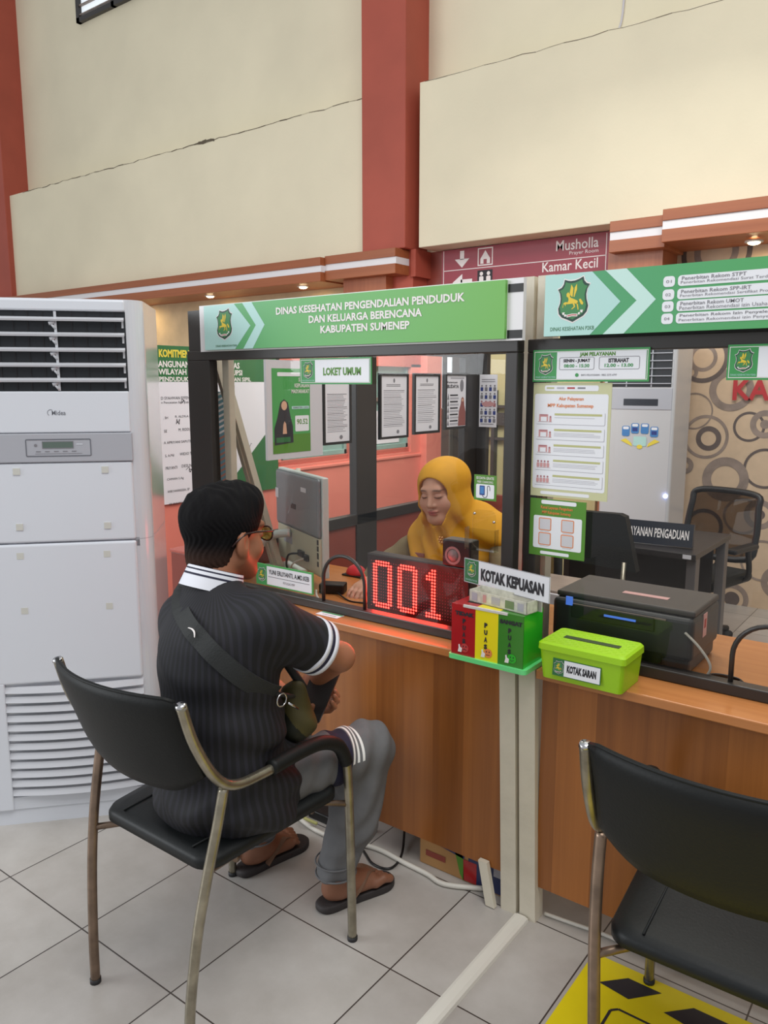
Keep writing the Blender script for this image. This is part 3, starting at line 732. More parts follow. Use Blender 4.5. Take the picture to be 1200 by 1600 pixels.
def complaint_poster():
    X0, X1, Z0, Z1 = -1.004, -.837, 1.068, 1.231
    cx, cz = (X0 + X1) / 2, (Z0 + Z1) / 2; w = X1 - X0; h = Z1 - Z0
    t = thing('complaint_poster', 'small dark green poster with four orange framed squares', 'poster', (cx, 2.021, cz), FRONT)
    b = MB(); b.prism(rrect(-w / 2, w / 2, -h / 2, h / 2), -.002, 0, 'green_deep'); b.rect(-w / 2 + .034, w / 2 - .028, h / 2 - .014, h / 2 - .003, .0004, 'white', .004)
    b.rect(-w / 2 + .012, w / 2 - .010, -h / 2 + .022, h / 2 - .048, .0004, 'white', .005); b.rect(-w / 2 + .035, w / 2 - .045, -h / 2 + .005, -h / 2 + .014, .0004, 'white', .003)
    for xx in (-.036, .032):
        for yy in (.010, -.032):
            b.rect(xx - .019, xx + .019, yy - .018, yy + .018, .0008, 'orange', .004); b.rect(xx - .0165, xx + .0165, yy - .0155, yy + .0155, .0011, 'paper_grey', .002); bars(b, xx - .014, xx + .016, [yy - .0215], .0012, .0009, 'ink_light')
    b.build('sheet', t)
    b = MB(); b.text('Kanal Layanan Pengaduan', -.050, .045, h / 2 - .030, h / 2 - .019, .0010, 'orange', .02); b.text('MPP Kabupaten Sumenep', -.046, .040, h / 2 - .044, h / 2 - .033, .0010, 'orange', .02); b.build('lettering', t)
complaint_poster()
# direction sign on the recessed wall
def direction_sign():
    X0, X1, Z0, Z1 = -3.77, -2.30, 2.20, 2.655
    cx, cz = (X0 + X1) / 2, (Z0 + Z1) / 2; w = X1 - X0; h = Z1 - Z0
    t = thing('direction_sign', 'dark red direction sign for prayer room and toilets below the cream wall', 'sign', (cx, 5.80, cz), FRONT)
    b = MB(); b.prism(rrect(-w / 2, w / 2, -h / 2, h / 2), -.02, 0, 'sign_red')
    b.line([(-w / 2 + .02, h / 2 - .005), (-w / 2 + .02, -h / 2)], .006, .001, 'sign_white'); b.line([(w / 2 - .03, h / 2 - .01), (w / 2 - .03, -h / 2)], .006, .001, 'sign_white')
    b.line([(-w / 2 + .02, .06), (w / 2 - .03, .06)], .006, .001, 'sign_white'); b.build('board', t)
    b = MB()
    ax = -w / 2 + .2
    b.rect(ax - .02, ax + .02, .14, .21, .001, 'sign_white'); b.poly([(ax - .07, .145), (ax + .07, .145), (ax, .075)], .001, 'sign_white')
    b.rect(ax - .01, ax + .1, -.06, -.02, .001, 'sign_white'); b.poly([(ax + .005, -.105), (ax + .005, .025), (ax - .09, -.04)], .001, 'sign_white')
    mx = -w / 2 + .42
    b.frame(mx - .07, mx + .07, .075, .215, .009, .001, 'sign_white'); b.poly([(mx - .045, .09), (mx + .045, .09), (mx + .045, .13), (mx + .02, .165), (mx, .195), (mx - .02, .165), (mx - .045, .13)], .001, 'sign_white'); b.rect(mx - .015, mx + .015, .09, .125, .002, 'sign_red')
    b.rect(mx - .07, mx + .07, -.12, .04, .001, 'ink')
    for q in (-.033, .033): b.ellipse(mx + q, .012, .016, .016, .0016, 'sign_white', 12); b.rect(mx + q - .02, mx + q + .02, -.10, -.008, .0016, 'sign_white', .01)
    b.build('pictograms', t)
    b = MB(); b.text('Musholla', -2.73 - cx, -2.39 - cx, 2.552 - cz, 2.628 - cz, .001, 'sign_white', .01); b.text('Prayer Room', -2.62 - cx, -2.39 - cx, 2.508 - cz, 2.542 - cz, .001, 'sign_white'); b.text('Kamar Kecil', -2.84 - cx, -2.39 - cx, 2.405 - cz, 2.478 - cz, .001, 'sign_white', .01); b.build('lettering', t)
direction_sign()
# commitment poster on the salmon wall
def commitment():
    Y0, Y1, Z0, Z1 = 2.42, 3.62, .885, 1.757
    cy, cz = (Y0 + Y1) / 2, (Z0 + Z1) / 2; w = Y1 - Y0; h = Z1 - Z0
    t = thing('commitment_poster', 'large white poster with green heading and signatures on the salmon wall', 'poster', (XL + .012, cy, cz), SIDE)
    b = MB(); b.prism(rrect(-w / 2, w / 2, -h / 2, h / 2), -.003, 0, 'paper'); b.rect(-w / 2, w / 2, h / 2 - .195, h / 2, .0005, 'green_dark')
    b.poly([(w / 2 - .5, -h / 2), (w / 2, -h / 2), (w / 2, -h / 2 + .45)], .0005, 'green_dark')
    rnd = random.Random(9)
    for k in range(11):
        x = -.27 + rnd.random() * .75; y = h / 2 - .25 - k * .055; p = [(x, y)]
        for i in range(7): p.append((p[-1][0] + rnd.uniform(-.012, .024), y + rnd.uniform(-.016, .018)))
        b.line(p, .003, .0008, 'ink')
    b.build('sheet', t)
    b = MB(); YY = lambda y: y - cy; Z = lambda px: 1.751 - (px - 541) * .0036 - cz
    def L(s, y0, y1, p0, p1, m, bo=.01): letters(t, [(s, YY(y0), YY(y1), Z(p1), Z(p0), .0010, m, bo)])
    L('KOMITMEN BERSAMA', 2.728, 3.12, 545, 557, 'yellow_print', .04); L('PEMBANGUNAN ZONA INTEGRITAS', 2.625, 3.31, 562, 572, 'sign_white', .03); L('DI WILAYAH BEBAS DARI KORUPSI', 2.67, 3.33, 574, 583, 'sign_white', .03); L('KEPENDUDUKAN DAN PENCATATAN SIPIL', 2.682, 3.40, 586, 593, 'sign_white', .03)
    for s, a, c, p in (('D SYAHWAN EFFENDY', 2.73, 2.955, 616), ('n Pencatatan Sipil Kab Sum', 2.73, 2.96, 623), (', SH', 2.74, 2.77, 646), ('R. ALDILA DWIJA', 2.82, 2.98, 645), ('SE', 2.74, 2.76, 666), ('M. RIDDUSTIAN', 2.84, 2.98, 665), ('A APRIYANI SAPUTRI, S.Kom', 2.735, 3.0, 684), ('S, A.Md', 2.74, 2.80, 704), ('WIDIO TRI WUN', 2.84, 3.0, 703), ('PRIYANTI', 2.74, 2.82, 723), ('DESI NILA SEP', 2.85, 3.0, 722), ('CHMAN S.Ag', 2.745, 2.86, 741), ('SISI W', 2.92, 3.0, 740), ('WIRYANINGSIH, SP', 2.745, 2.9, 760), ('AR WAHYU, SE', 2.75, 2.87, 780)):
        L(s, a, c, p, p + 4.5, 'ink', .0)
commitment()
# ------------------------------------------------------------------ service counters
def counter(x0, x1, label, edge=1.90, back=2.53):
    t = thing('service_counter', label, 'counter', ((x0 + x1) / 2, edge, 0))
    b = MB(); b.box((x0, edge, .749), (x1, back, .775), 'top_wood', .003); b.build('worktop', t, True)
    b = MB(); b.box((x0 + .005, 1.935, .105), (x1 - .005, 1.955, .749), 'panel_wood'); b.build('front_panel', t, True)
    for x in (x0 + .01, x1 - .03):
        b = MB(); b.box((x, 2.3, 0), (x + .02, back - .03, .749), 'panel_wood'); b.build('side_panel', t, True)
    return t
counter(-2.42, -1.012, 'wooden service counter in front of the officer in mustard headscarf')
counter(-.912, .75, 'wooden service counter carrying the lime suggestion box and printer')
def post(xb, xm, xu, label, tape):
    t = thing('booth_post', label, 'post', (xb, 1.94, 0), group='cream posts between the counters')
    w = .025
    def beam(a, c, y0, y1, z0, z1, n):
        b = MB(); b.add([(a - w, y0, z0), (a + w, y0, z0), (a + w, y1, z0), (a - w, y1, z0), (c - w, y0, z1), (c + w, y0, z1), (c + w, y1, z1), (c - w, y1, z1)],
          [[0, 3, 2, 1], [4, 5, 6, 7], [0, 1, 5, 4], [1, 2, 6, 5], [2, 3, 7, 6], [3, 0, 4, 7]], 'pole_cream'); return b.build(n, t, True)
    beam(xb, xm, 1.916, 1.966, 0, .772, 'lower_beam'); beam(xu, xu, 2.09, 2.13, .7755, 1.85, 'upper_beam')
post(-.984, -1.010, -1.072, 'cream post at the end of the counter with the officer', True)
post(-.922, -.948, -1.010, 'cream post at the end of the counter with the lime box', False)
# ------------------------------------------------------------------ glass screens
def arch_pts(x0, x1, z0, zt, r, Y):
    p = [(x0, Y, z0)]
    for i in range(9):
        a = PI - (PI / 2) * i / 8; p.append((x0 + r + r * math.cos(a), Y, zt - r + r * math.sin(a)))
    for i in range(9):
        a = PI / 2 - (PI / 2) * i / 8; p.append((x1 - r + r * math.cos(a), Y, zt - r + r * math.sin(a)))
    p.append((x1, Y, z0)); return p
def screen(x0, x1, Y, label, a0, a1, zt, r, lw):
    t = thing('glass_screen', label, 'glass screen', ((x0 + x1) / 2, Y, .775))
    d = .02
    b = MB(); b.box((x0, Y - d, 1.636), (x1, Y + d, 1.672), 'frame_black', .003); b.box((x0 if x0 < -2 else x0 + .09, Y - d + .012, 1.672), (x1 - .09, Y + d, 1.82), 'frame_black'); b.build('top_rail', t, True)
    b = MB(); b.box((x0, Y - d, .776), (x1, Y + d, .806), 'frame_black', .003); b.build('bottom_rail', t, True)
    b = MB(); b.box((x0, Y - d, .806), (x0 + lw, Y + d, 1.636), 'frame_black', .003); b.build('stile', t, True)
    b = MB(); b.box((x1 - .038, Y - d, .806), (x1, Y + d, 1.636), 'frame_black', .003); b.build('stile', t, True)
    # pane with an arched opening
    g0, g1 = x0 + lw, x1 - .038
    b = MB(); ar = arch_pts(a0, a1, .806, zt, r, Y)
    out = [(g0, Y, .806)] + ar + [(g1, Y, .806), (g1, Y, 1.636), (g0, Y, 1.636)]
    b.add(out, [list(range(len(out)))], 'pane'); b.build('glass_pane', t, True)
    b = MB(); b.tube(ar, .0065, 'frame_black', 8); b.build('opening_trim', t, True)
    return t
screen(-2.425, -1.031, 1.992, 'black framed glass screen with arched opening before the officer', -1.768, -1.585, .975, .09, .125)
screen(-1.029, .76, 2.045, 'black framed glass screen with arched opening over the printer', -.445, -.16, .965, .09, .042)
# small things on the left screen
t = thing('leaflet_holder', 'clear empty acrylic leaflet holder on the left glass beside the black frame', 'leaflet holder', (-1.13, 1.97, 1.07))
b = MB(); b.box((-1.182, 1.958, 1.07), (-1.080, 1.960, 1.135), 'pane_clear'); b.box((-1.182, 1.958, 1.07), (-1.080, 1.982, 1.073), 'pane_clear')
for x in (-1.182, -1.083): b.box((x, 1.958, 1.07), (x + .003, 1.982, 1.135), 'pane_clear')
b.build('pocket', t, True)
b = MB(); b.prism(rrect(-1.17, -1.092, 1.073, 1.188, .02), 0, .0015, 'pane_clear', Matrix(((1, 0, 0, 0), (0, 0, -1, 1.983), (0, 1, 0, 0), (0, 0, 0, 1)))); b.build('back_plate', t, True)
b = MB(); b.tube([(-1.163, 1.979, 1.175), (-1.163, 1.982, 1.175)], .004, 'chrome', 8); b.build('screw', t, True)
b = MB(); b.tube([(-1.098, 1.979, 1.155), (-1.098, 1.982, 1.155)], .004, 'chrome', 8); b.build('screw', t, True)
t = thing('paper_slip', 'small white and green slip lying on the rail under the arched opening', 'paper slip', (-1.70, 1.95, .776))
b = MB(); b.box((-.05, -.02, 0), (.045, .018, .0012), 'paper'); b.rect(-.048, .043, .006, .016, .0016, 'green_line'); b.rect(-.03, .03, -.012, -.004, .0016, 'ink_light'); b.build('sheet', t)

# ------------------------------------------------------------------ left glass partition of the booth (runs away from us)
XP = -2.42
t = thing('side_partition', 'black framed glass partition with notices along the left side of the booth', 'partition', (XP, 3.0, 0))
b = MB()
for y0, y1 in ((2.02, 2.06), (2.955, 3.115), (3.955, 4.10)):
    b = MB(); b.box((XP - .025, y0, 0), (XP + .022, y1, 1.82), 'frame_black', .003); b.build('mullion', t, True)
b = MB(); b.box((XP - .022, 2.06, .866), (XP + .022, 3.955, .918), 'frame_black', .003); b.build('bottom_rail', t, True)
b = MB(); b.box((XP - .022, 2.06, 1.70), (XP + .022, 3.955, 1.82), 'frame_black', .003); b.build('top_rail', t, True)
b = MB(); b.box((XP - .012, 2.06, .05), (XP + .012, 3.955, .866), 'red_brown'); b.build('lower_panel', t, True)
b = MB(); b.add([(XP, 2.06, .918), (XP, 3.955, .918), (XP, 3.955, 1.70), (XP, 2.06, 1.70)], [[0, 1, 2, 3]], 'pane'); b.build('glass_pane', t, True)
t = thing('rear_partition', 'dark framed glass partition at the back of the left booth', 'partition', (-1.8, 4.1, 0))
b = MB(); b.box((-2.39, 4.08, 0), (-2.33, 4.12, 1.82), 'frame_black'); b.build('mullion', t, True)
b = MB(); b.box((-2.0, 4.08, 0), (-1.92, 4.12, 1.82), 'frame_black'); b.build('mullion', t, True)
b = MB(); b.box((-2.33, 4.08, 1.72), (-2.0, 4.12, 1.82), 'frame_black'); b.build('top_rail', t, True)
b = MB(); b.box((-2.33, 4.08, 0), (-2.0, 4.12, .9), 'red_brown'); b.build('lower_panel', t, True)
b = MB(); b.add([(-2.33, 4.1, .9), (-2.0, 4.1, .9), (-2.0, 4.1, 1.72), (-2.33, 4.1, 1.72)], [[0, 1, 2, 3]], 'pane'); b.build('glass_pane', t, True)

# notices
def notice(name, label, cat, y0, y1, z0, z1, draw, frame=.011, X=XP + .026, rot=SIDE, pos=None, paper='paper', fm='black', group=None):
    w, h = y1 - y0, z1 - z0
    loc = pos or (X, (y0 + y1) / 2, (z0 + z1) / 2)
    t = thing(name, label, cat, loc, rot, group)
    b = MB(); b.rect(-w / 2 + frame, w / 2 - frame, -h / 2 + frame, h / 2 - frame, .003, paper); draw(b, w - 2 * frame, h - 2 * frame); b.build('sheet', t)
    if frame > 0:
        b = MB(); b.box((-w / 2, -h / 2, -.008), (w / 2, h / 2, .0015), fm)
        for q in ((-w / 2, w / 2, -h / 2, -h / 2 + frame), (-w / 2, w / 2, h / 2 - frame, h / 2), (-w / 2, -w / 2 + frame, -h / 2 + frame, h / 2 - frame), (w / 2 - frame, w / 2, -h / 2 + frame, h / 2 - frame)):
            b.box((q[0], q[2], .0015), (q[1], q[3], .008), fm)
        b.build('frame', t)
    return t
def letter(seed, dense=22, head=True):
    def d(b, w, h):
        rnd = random.Random(seed); z = .0036
        if head: b.ellipse(0, h * .42, .008, .011, z, 'ink_grey', 10); bars(b, -w * .3, w * .3, [h * .35, h * .325], .003, z, 'ink_grey', rnd, .1)
        y = h * .28
        for i in range(dense):
            y -= h * .62 / dense
            bars(b, -w * .40, w * .42, [y], .0028, z, 'ink_light' if i % 4 else 'ink_grey', rnd, .25)
        b.ellipse(w * .15, -h * .43, .012, .01, z, 'ink_grey', 10)
    return d
def survey(b, w, h):
    z = .0006
    b.rect(-w / 2, w / 2, -h / 2, h / 2, z, 'green'); b.rect(-w / 2, w / 2, -h / 2, -h * .36, z + .0004, 'green_deep'); b.rect(-.02, w / 2, -h * .36, -h * .28, z + .0004, 'green_deep')
    b.rect(-w * .36, w * .45, h * .41, h * .455, z + .0006, 'white', .004); b.rect(-.0, w * .47, h * .02, h * .055, z + .0006, 'mint', .003); b.rect(.02, w * .46, -h * .25, -h * .06, z + .0006, 'white', .005)
    # figure in dark headscarf with folded hands
    b.poly([(-w * .46, -h * .40), (-w * .46, -h * .2), (-w * .38, -h * .08), (-w * .30, h * .10), (-w * .20, h * .14), (-w * .10, h * .10), (-w * .04, -h * .06), (w * .02, -h * .18), (w * .03, -h * .38)], z + .0008, 'ink')
    b.ellipse(-w * .20, h * .065, w * .075, h * .055, z + .0012, 'skin_print', 16); b.poly([(-w * .25, -h * .27), (-w * .14, -h * .27), (-w * .16, -h * .15), (-w * .20, -h * .12), (-w * .23, -h * .16)], z + .0012, 'skin_print'); b.rect(-w * .42, -w * .05, -h * .37, -h * .31, z + .0014, 'green_dark')
def sv():
    t = thing('survey_poster', 'green 90.52 satisfaction survey poster on a white board behind the glass', 'poster', (XP + .03, 2.50, 1.435), SIDE)
    b = MB(); b.prism(rrect(-.15, .20, -.205, .215), -.012, 0, 'paper_grey'); b.build('board', t)
    b = MB(); survey(b, .235, .36); b.build('sheet', t)
    b = MB(); z = .0016
    for s, x0, x1, y0, y1, m in (('SURVEI', .045, .112, .125, .142, 'sign_white'), ('KEPUASAN', .02, .112, .100, .117, 'sign_white'), ('MASYARAKAT', .0, .112, .075, .092, 'sign_white'), ('90.52', .03, .10, -.060, -.036, 'green_deep'), ('SEMESTER I 2024', .008, .105, .010, .017, 'ink_grey'), ('L', .17, .19, .16, .2, 'ink')):
        b.text(s, x0, x1, y0, y1, z, m, .02)
    b.build('lettering', t)
sv()
def elderly(b, w, h):
    z = .0036; b.rect(-w * .3, w * .4, h * .43, h * .46, z, 'ink_light'); b.ellipse(w * .28, h * .3, .02, .035, z, 'ink_grey', 12)
    for i in range(5):
        y = h * .1 - i * h * .125; b.poly([(-w * .46, y - .02), (-w * .36, y - .02), (-w * .41, y + .015)], z, 'ink_grey'); b.rect(-w * .32, w * .08, y, y + .008, z, 'ink'); b.rect(-w * .32, w * .12, y - .018, y - .008, z, 'ink_light')
    b.poly([(w * .10, -h * .49), (w * .14, -h * .2), (w * .24, -h * .05), (w * .26, h * .05), (w * .33, h * .08), (w * .40, h * .04), (w * .42, -h * .08), (w * .49, -h * .22), (w * .49, -h * .49)], z, 'maroon_print'); b.ellipse(w * .33, h * .015, w * .05, h * .03, z + .0004, 'skin_print', 12)
    b.text('Ketentuan', -w * .46, w * .05, h * .345, h * .385, z, 'ink', .02); b.text('BUDAYA', -w * .46, w * .12, h * .25, h * .32, z, 'ink', .04)
def family(b, w, h):
    z = .0036; rnd = random.Random(4)
    bars(b, -w * .38, w * .38, [h * .40, h * .36], .004, z, 'ink_grey', rnd, .05)
    for r in range(5):
        y = h * .24 - r * h * .15
        for k in range(4):
            x = -w * .36 + k * w * .24; m = 'ink_grey' if r != 2 else 'pink_dark'
            b.ellipse(x, y + .014, .006, .006, z, m, 10); b.rect(x - .009, x + .009, y - .016, y + .006, z, m if (k + r) % 2 else 'blue_dark', .003)
    b.ellipse(0, -h * .06, w * .36, h * .05, z + .0004, 'pink_print', 20)
    bars(b, -w * .4, w * .4, [-h * .45, -h * .3], .004, z, 'ink_grey', rnd, .2)
G_ = 'framed notices on the side glass'
notice('framed_notice', 'framed typed notice right of the green survey poster', 'notice', 2.705, 2.905, 1.272, 1.585, letter(1, 24, False), .012, group=G_)
notice('framed_notice', 'framed letter on the dark mullion, directly right of the service sign', 'notice', 3.128, 3.372, 1.275, 1.603, letter(2, 22), .012, group=G_)
notice('framed_notice', 'framed letter in the middle pane, second right of the service sign', 'notice', 3.424, 3.672, 1.285, 1.606, letter(3, 18), .014, group=G_)
notice('framed_notice', 'framed notice with a red clad figure beside the dark corner post', 'notice', 3.727, 3.962, 1.297, 1.612, elderly, .014, group=G_)
notice('illustrated_notice', 'unframed blue and pink illustrated notice on the rear glass', 'notice', 0, .118, 1.30, 1.604, family, 0, rot=FRONT, pos=(-2.314, 4.075, 1.452))
# narrow batik strip, cream post and leaning plank inside the left end
t = tag(MB().box((-2.285, 2.02, .776), (-2.25, 2.05, 1.70), 'pole_cream', .003).build('corner_post'), 'upright cream post inside the left edge of the glass', 'post')
b = MB(); w = .07
b.box((XP + .024, 2.07, .95), (XP + .028, 2.17, 1.52), 'batik')
for i in range(26):
    z = .96 + i * .0215; M = Matrix(((0, 0, 1, XP + .029), (1, 0, 0, 2.12), (0, 1, 0, z), (0, 0, 0, 1)))
    b.add([(-.05, 0, 0), (0, .018, 0), (.05, 0, 0), (.05, .009, 0), (0, .027, 0), (-.05, .009, 0)], [[0, 1, 4, 5], [1, 2, 3, 4]], 'white' if i < 8 or i > 17 else 'batik_rose', False, M)
tag(b.build('patterned_strip'), 'narrow blue and rose zigzag patterned strip inside the glass', 'cloth strip')
t = thing('leaning_plank', 'cream wooden plank leaning diagonally inside the left glass', 'plank', (-2.315, 2.315, .776))
b = MB(); A = Vector((-2.368, 2.065, 1.66)); B_ = Vector((-2.315, 2.315, .778)); d = (B_ - A).normalized(); n = Vector((1, 0, 0)); s = d.cross(n).normalized(); n = s.cross(d).normalized()
def plank(b, A, B_, w, th, n, s, m):
    vs = []
    for P in (A, B_):
        for q, e in ((-1, -1), (1, -1), (1, 1), (-1, 1)): vs.append(P + s * q * w / 2 + n * e * th / 2)
    b.add(vs, [[0, 1, 2, 3], [4, 7, 6, 5], [0, 4, 5, 1], [1, 5, 6, 2], [2, 6, 7, 3], [3, 7, 4, 0]], m)
plank(b, A, B_, .042, .018, n, s, 'plank_cream'); b.build('board', t, True)
b = MB(); plank(b, A + n * .019 + (B_ - A) * .18, B_ + n * .019, .03, .018, n, s, 'plank_cream'); b.build('batten', t, True)
tag(MB().tube([(-2.345, 2.47, .776), (-2.338, 2.48, 1.19)], .010, 'plank_cream', 10).build('wooden_stick'), 'short wooden stick poking up behind the computer', 'stick')

# ------------------------------------------------------------------ objects on the left counter
def monitor():
    ang = math.atan2(.42, -.907)                       # width direction
    t = thing('desktop_computer', 'grey and cream all-in-one computer seen from behind beside the officer', 'computer', (-2.16, 2.31, .776), (0, 0, ang + PI))
    # local x from far-left end (-) to near-right end (+); local -y is the back that faces us
    w = .47
    b = MB(); b.box((-w / 2, -.012, .035), (w / 2, .014, .425), 'monitor_edge', .005, 3); b.build('screen_housing', t)
    b = MB(); b.box((-w / 2 + .006, -.028, .19), (w / 2 - .012, -.011, .419), 'monitor_grey', .012, 3); b.rect(0, 0, 0, 0, 0, 'white') if False else None
    b.box((.06, -.03, .355), (.11, -.0275, .372), 'white'); b.box((-.05, -.03, .275), (.0, -.0275, .295), 'black'); b.box((-.225, -.03, .30), (-.19, -.0275, .34), 'paper_grey'); b.build('back_cover', t)
    b = MB(); b.box((-w / 2 + .01, -.022, .045), (w / 2 - .012, -.011, .19), 'monitor_cream', .004)
    b.box((-.15, -.024, .12), (-.06, -.0215, .17), 'ink_light'); b.build('lower_cover', t)
    b = MB()
    for z in (.165, .14, .11, .08): b.box((w / 2 - .035, -.0235, z), (w / 2 - .022, -.021, z + (.02 if z != .11 else .024)), 'black')
    b.box((.02, -.034, .09), (.075, -.02, .115), 'black', .004); b.box((.085, -.034, .082), (.12, -.02, .108), 'black', .004); b.build('ports', t)
    b = MB(); b.tube(cr([(.03, -.03, .10), (-.03, -.05, .085), (-.045, -.055, .04), (-.02, -.05, .006)], 6), .0045, 'black', 8); b.tube(cr([(.09, -.03, .09), (.02, -.05, .06), (.0, -.06, .02), (.01, -.06, .005)], 6), .0035, 'cable_white', 8); b.build('cables', t)
    b = MB(); b.tube(cr([(-.06, -.03, .17), (-.12, -.10, .15), (-.17, -.14, .08), (-.19, -.15, .012)], 6), .017, 'monitor_edge', 12); b.box((-.23, -.16, 0), (-.05, .10, .012), 'monitor_edge', .004); b.build('stand', t)
monitor()
def led_display():
    t = thing('number_display', 'red LED queue number display showing 001', 'display', (-1.42, 2.10, .776))
    x0, x1, yf = -1.632, -1.225, 2.062
    b = MB(); b.box((x0, yf, .776), (x1, yf + .05, .982), 'led_body', .004); b.build('housing', t, True)
    nx, ny = 36, 16; px = .0103; on = set()
    def put(c0, rows):
        for r, row in enumerate(rows):
            for c, ch in enumerate(row):
                if ch == '#': on.add((c0 + c, r))
    zero = ['.######.'] + ['########'] + ['##....##'] * 12 + ['########'] + ['.######.']
    one = ['...##..', '..###..', '.####..', '.####..'] + ['...##..'] * 10 + ['.######', '.######']
    put(1, zero); put(11, zero); put(21, one)
    bo, bf = [MB(), MB(), MB()], MB()
    for c in range(nx):
        for r in range(ny):
            x = x0 + .022 + c * px; z = .958 - r * .0103; hit = (c, r) in on
            if not hit and c > 33: pass
            rad = .0036 if hit else .0019; n = 8 if hit else 5
            vs = [(x + rad * math.cos(2 * PI * k / n), yf - .0012, z + rad * math.sin(2 * PI * k / n)) for k in range(n)] + [(x, yf - .003, z)]
            (bo[0 if c < 10 else 1 if c < 20 else 2] if hit else bf).add(vs, [[k, (k + 1) % n, n] for k in range(n)], 'led_on' if hit else 'led_off')
    [q.build('lit_digit', t, True) for q in bo]; bf.build('unlit_dots', t, True)
    d = bpy.data.lights.new('display_glow', 'AREA'); d.shape = 'RECTANGLE'; d.size = .30; d.size_y = .15; d.energy = 1.8; d.color = (1, .05, .03)
    o = bpy.data.objects.new('display_glow', d); COL.objects.link(o); o.parent = t; o.location = (-.03, -.045, .10); o.rotation_euler = (-PI / 2, 0, 0)
led_display()
t = thing('speaker', 'small black loudspeaker standing on the LED number display', 'speaker', (-1.275, 2.085, .983))
b = MB(); b.box((-1.325, 2.06, .983), (-1.222, 2.115, 1.068), 'speaker_black', .005); b.build('cabinet', t, True)
M = Matrix(((1, 0, 0, -1.285), (0, 0, -1, 2.0595), (0, 1, 0, 1.018), (0, 0, 0, 1)))
b = MB(); b.ring(0, 0, .021, .029, .001, 'speaker_cone'); b.build('rim', t); o = t.children[-1]; o.data.transform(wmat(t).inverted() @ M)
b = MB(); b.sphere((0, 0, -.004), (.021, .021, .012), 'speaker_cone', 20, 8, M); b.build('cone', t, True)
t = thing('power_adapter', 'small black adapter with a wire on the counter inside the arched opening', 'adapter', (-1.88, 2.20, .776))
b = MB(); b.box((-1.935, 2.15, .776), (-1.84, 2.21, .812), 'black', .004, 2, Matrix.Translation((-1.89, 2.18, 0)) @ Matrix.Rotation(R(25), 4, 'Z') @ Matrix.Translation((1.89, -2.18, 0))); b.build('body', t, True)
b = MB(); b.tube(cr([(-1.85, 2.16, .785), (-1.76, 2.12, .778), (-1.70, 2.13, .778), (-1.62, 2.16, .778)], 6), .003, 'black', 6); b.build('wire', t, True)
b = MB(); b.tube(cr([(-1.9, 2.10, .80), (-1.89, 2.09, .785), (-1.86, 2.07, .778)], 5), .004, 'cable_white', 6); b.build('plug', t, True)
t = thing('hole_punch', 'red rounded desk tool on the counter behind the black adapter', 'desk tool', (-1.985, 2.44, .776))
b = MB(); b.sphere((0, 0, .0), (.05, .035, .045), 'red_plastic', 18, 10); b.v = [(x, y, max(z, 0)) for x, y, z in b.v]; b.box((-.05, -.035, 0), (.05, .035, .006), 'black', .002); b.build('body', t)

# tricolour voting box
def vote_box():
    t = thing('voting_box', 'red, yellow and green satisfaction voting box on the counter edge', 'box', (-1.04, 1.85, .775))
    x0, x1, y0, y1, z0, z1 = -1.152, -.925, 1.845, 1.958, .788, .936
    xs = [x0, x0 + .078, x0 + .150, x1]
    b = MB()
    for i, m in enumerate(('box_red', 'box_yellow', 'box_dkgreen')):
        b.box((xs[i], y0, z0), (xs[i + 1], y1, z1), m)
    b.add([(x1, y0, z0), (x1, y1, z0), (x1, y1, z1), (x1, y0, z1)], [[0, 1, 2, 3]], 'box_green', False, Matrix.Translation((.0008, 0, 0)))
    for i in range(3):
        c = (xs[i] + xs[i + 1]) / 2 + .012; b.box((c - .022, y0 + .035, z1), (c + .022, y0 + .045, z1 + .0007), 'slot_black')
    b.build('case', t, True)
    M = Matrix(((1, 0, 0, 0), (0, 0, -1, y0), (0, 1, 0, 0), (0, 0, 0, 1)))
    b = MB()
    def vt(s, cx, zt, step, h):
        for k, ch in enumerate(s): b.text(ch, cx - h * .36, cx + h * .36, zt - k * step - h, zt - k * step, .0012, 'ink', .07)
    def hz(s, xa, xb, zz, h): b.text(s, xa, xb, zz, zz + h, .0012, 'ink', .07)
    hz('TIDAK', xs[0] + .012, xs[1] - .004, .905, .012); vt('PUAS', xs[0] + .042, .897, .0195, .014); vt('PUAS', xs[1] + .034, .898, .0205, .0145)
    hz('SANGAT', xs[2] + .005, xs[3] - .004, .906, .0125); vt('PUAS', xs[2] + .036, .896, .0195, .014)
    for k, v in enumerate(b.v): b.v[k] = tuple(M @ Vector(v))
    b.build('lettering', t, True)
    for i, (m, sm) in enumerate((('label_red', -1), ('orange', 0), ('box_green', 1))):
        b = MB(); cx = (xs[i] + xs[i + 1]) / 2 + .006; cz = .812
        b.ellipse(cx, cz, .013, .013, .0012, m, 20); b.ellipse(cx - .0045, cz + .004, .0018, .0024, .0016, 'ink', 8); b.ellipse(cx + .0045, cz + .004, .0018, .0024, .0016, 'ink', 8)
        b.line([(cx - .006, cz - .005 + .002 * sm), (cx, cz - .005 - .002 * sm), (cx + .006, cz - .005 + .002 * sm)], .0016, .0016, 'ink')
        b.poly([(cx - .022, cz - .014), (cx - .010, cz - .014), (cx - .008, cz - .002), (cx - .014, cz + .001), (cx - .016, cz + .009), (cx - .020, cz + .007), (cx - .019, cz - .002)], .002, 'sign_white')
        b.v = [tuple(M @ Vector(v)) for v in b.v]; b.build('face_sticker', t, True)
    b = MB(); b.box((x0 + .038, y0 - .0015, z1 - .006), (x0 + .178, y0 + .004, z1 + .002), 'clear_strip', .001); b.build('price_strip', t, True)
    b = MB(); b.prism(rrect(x0 - .008, x1 + .012, y0 - .008, y1 + .006, .012), .7755, .7885, 'tray_green'); b.build('base_tray', t, True)
vote_box()
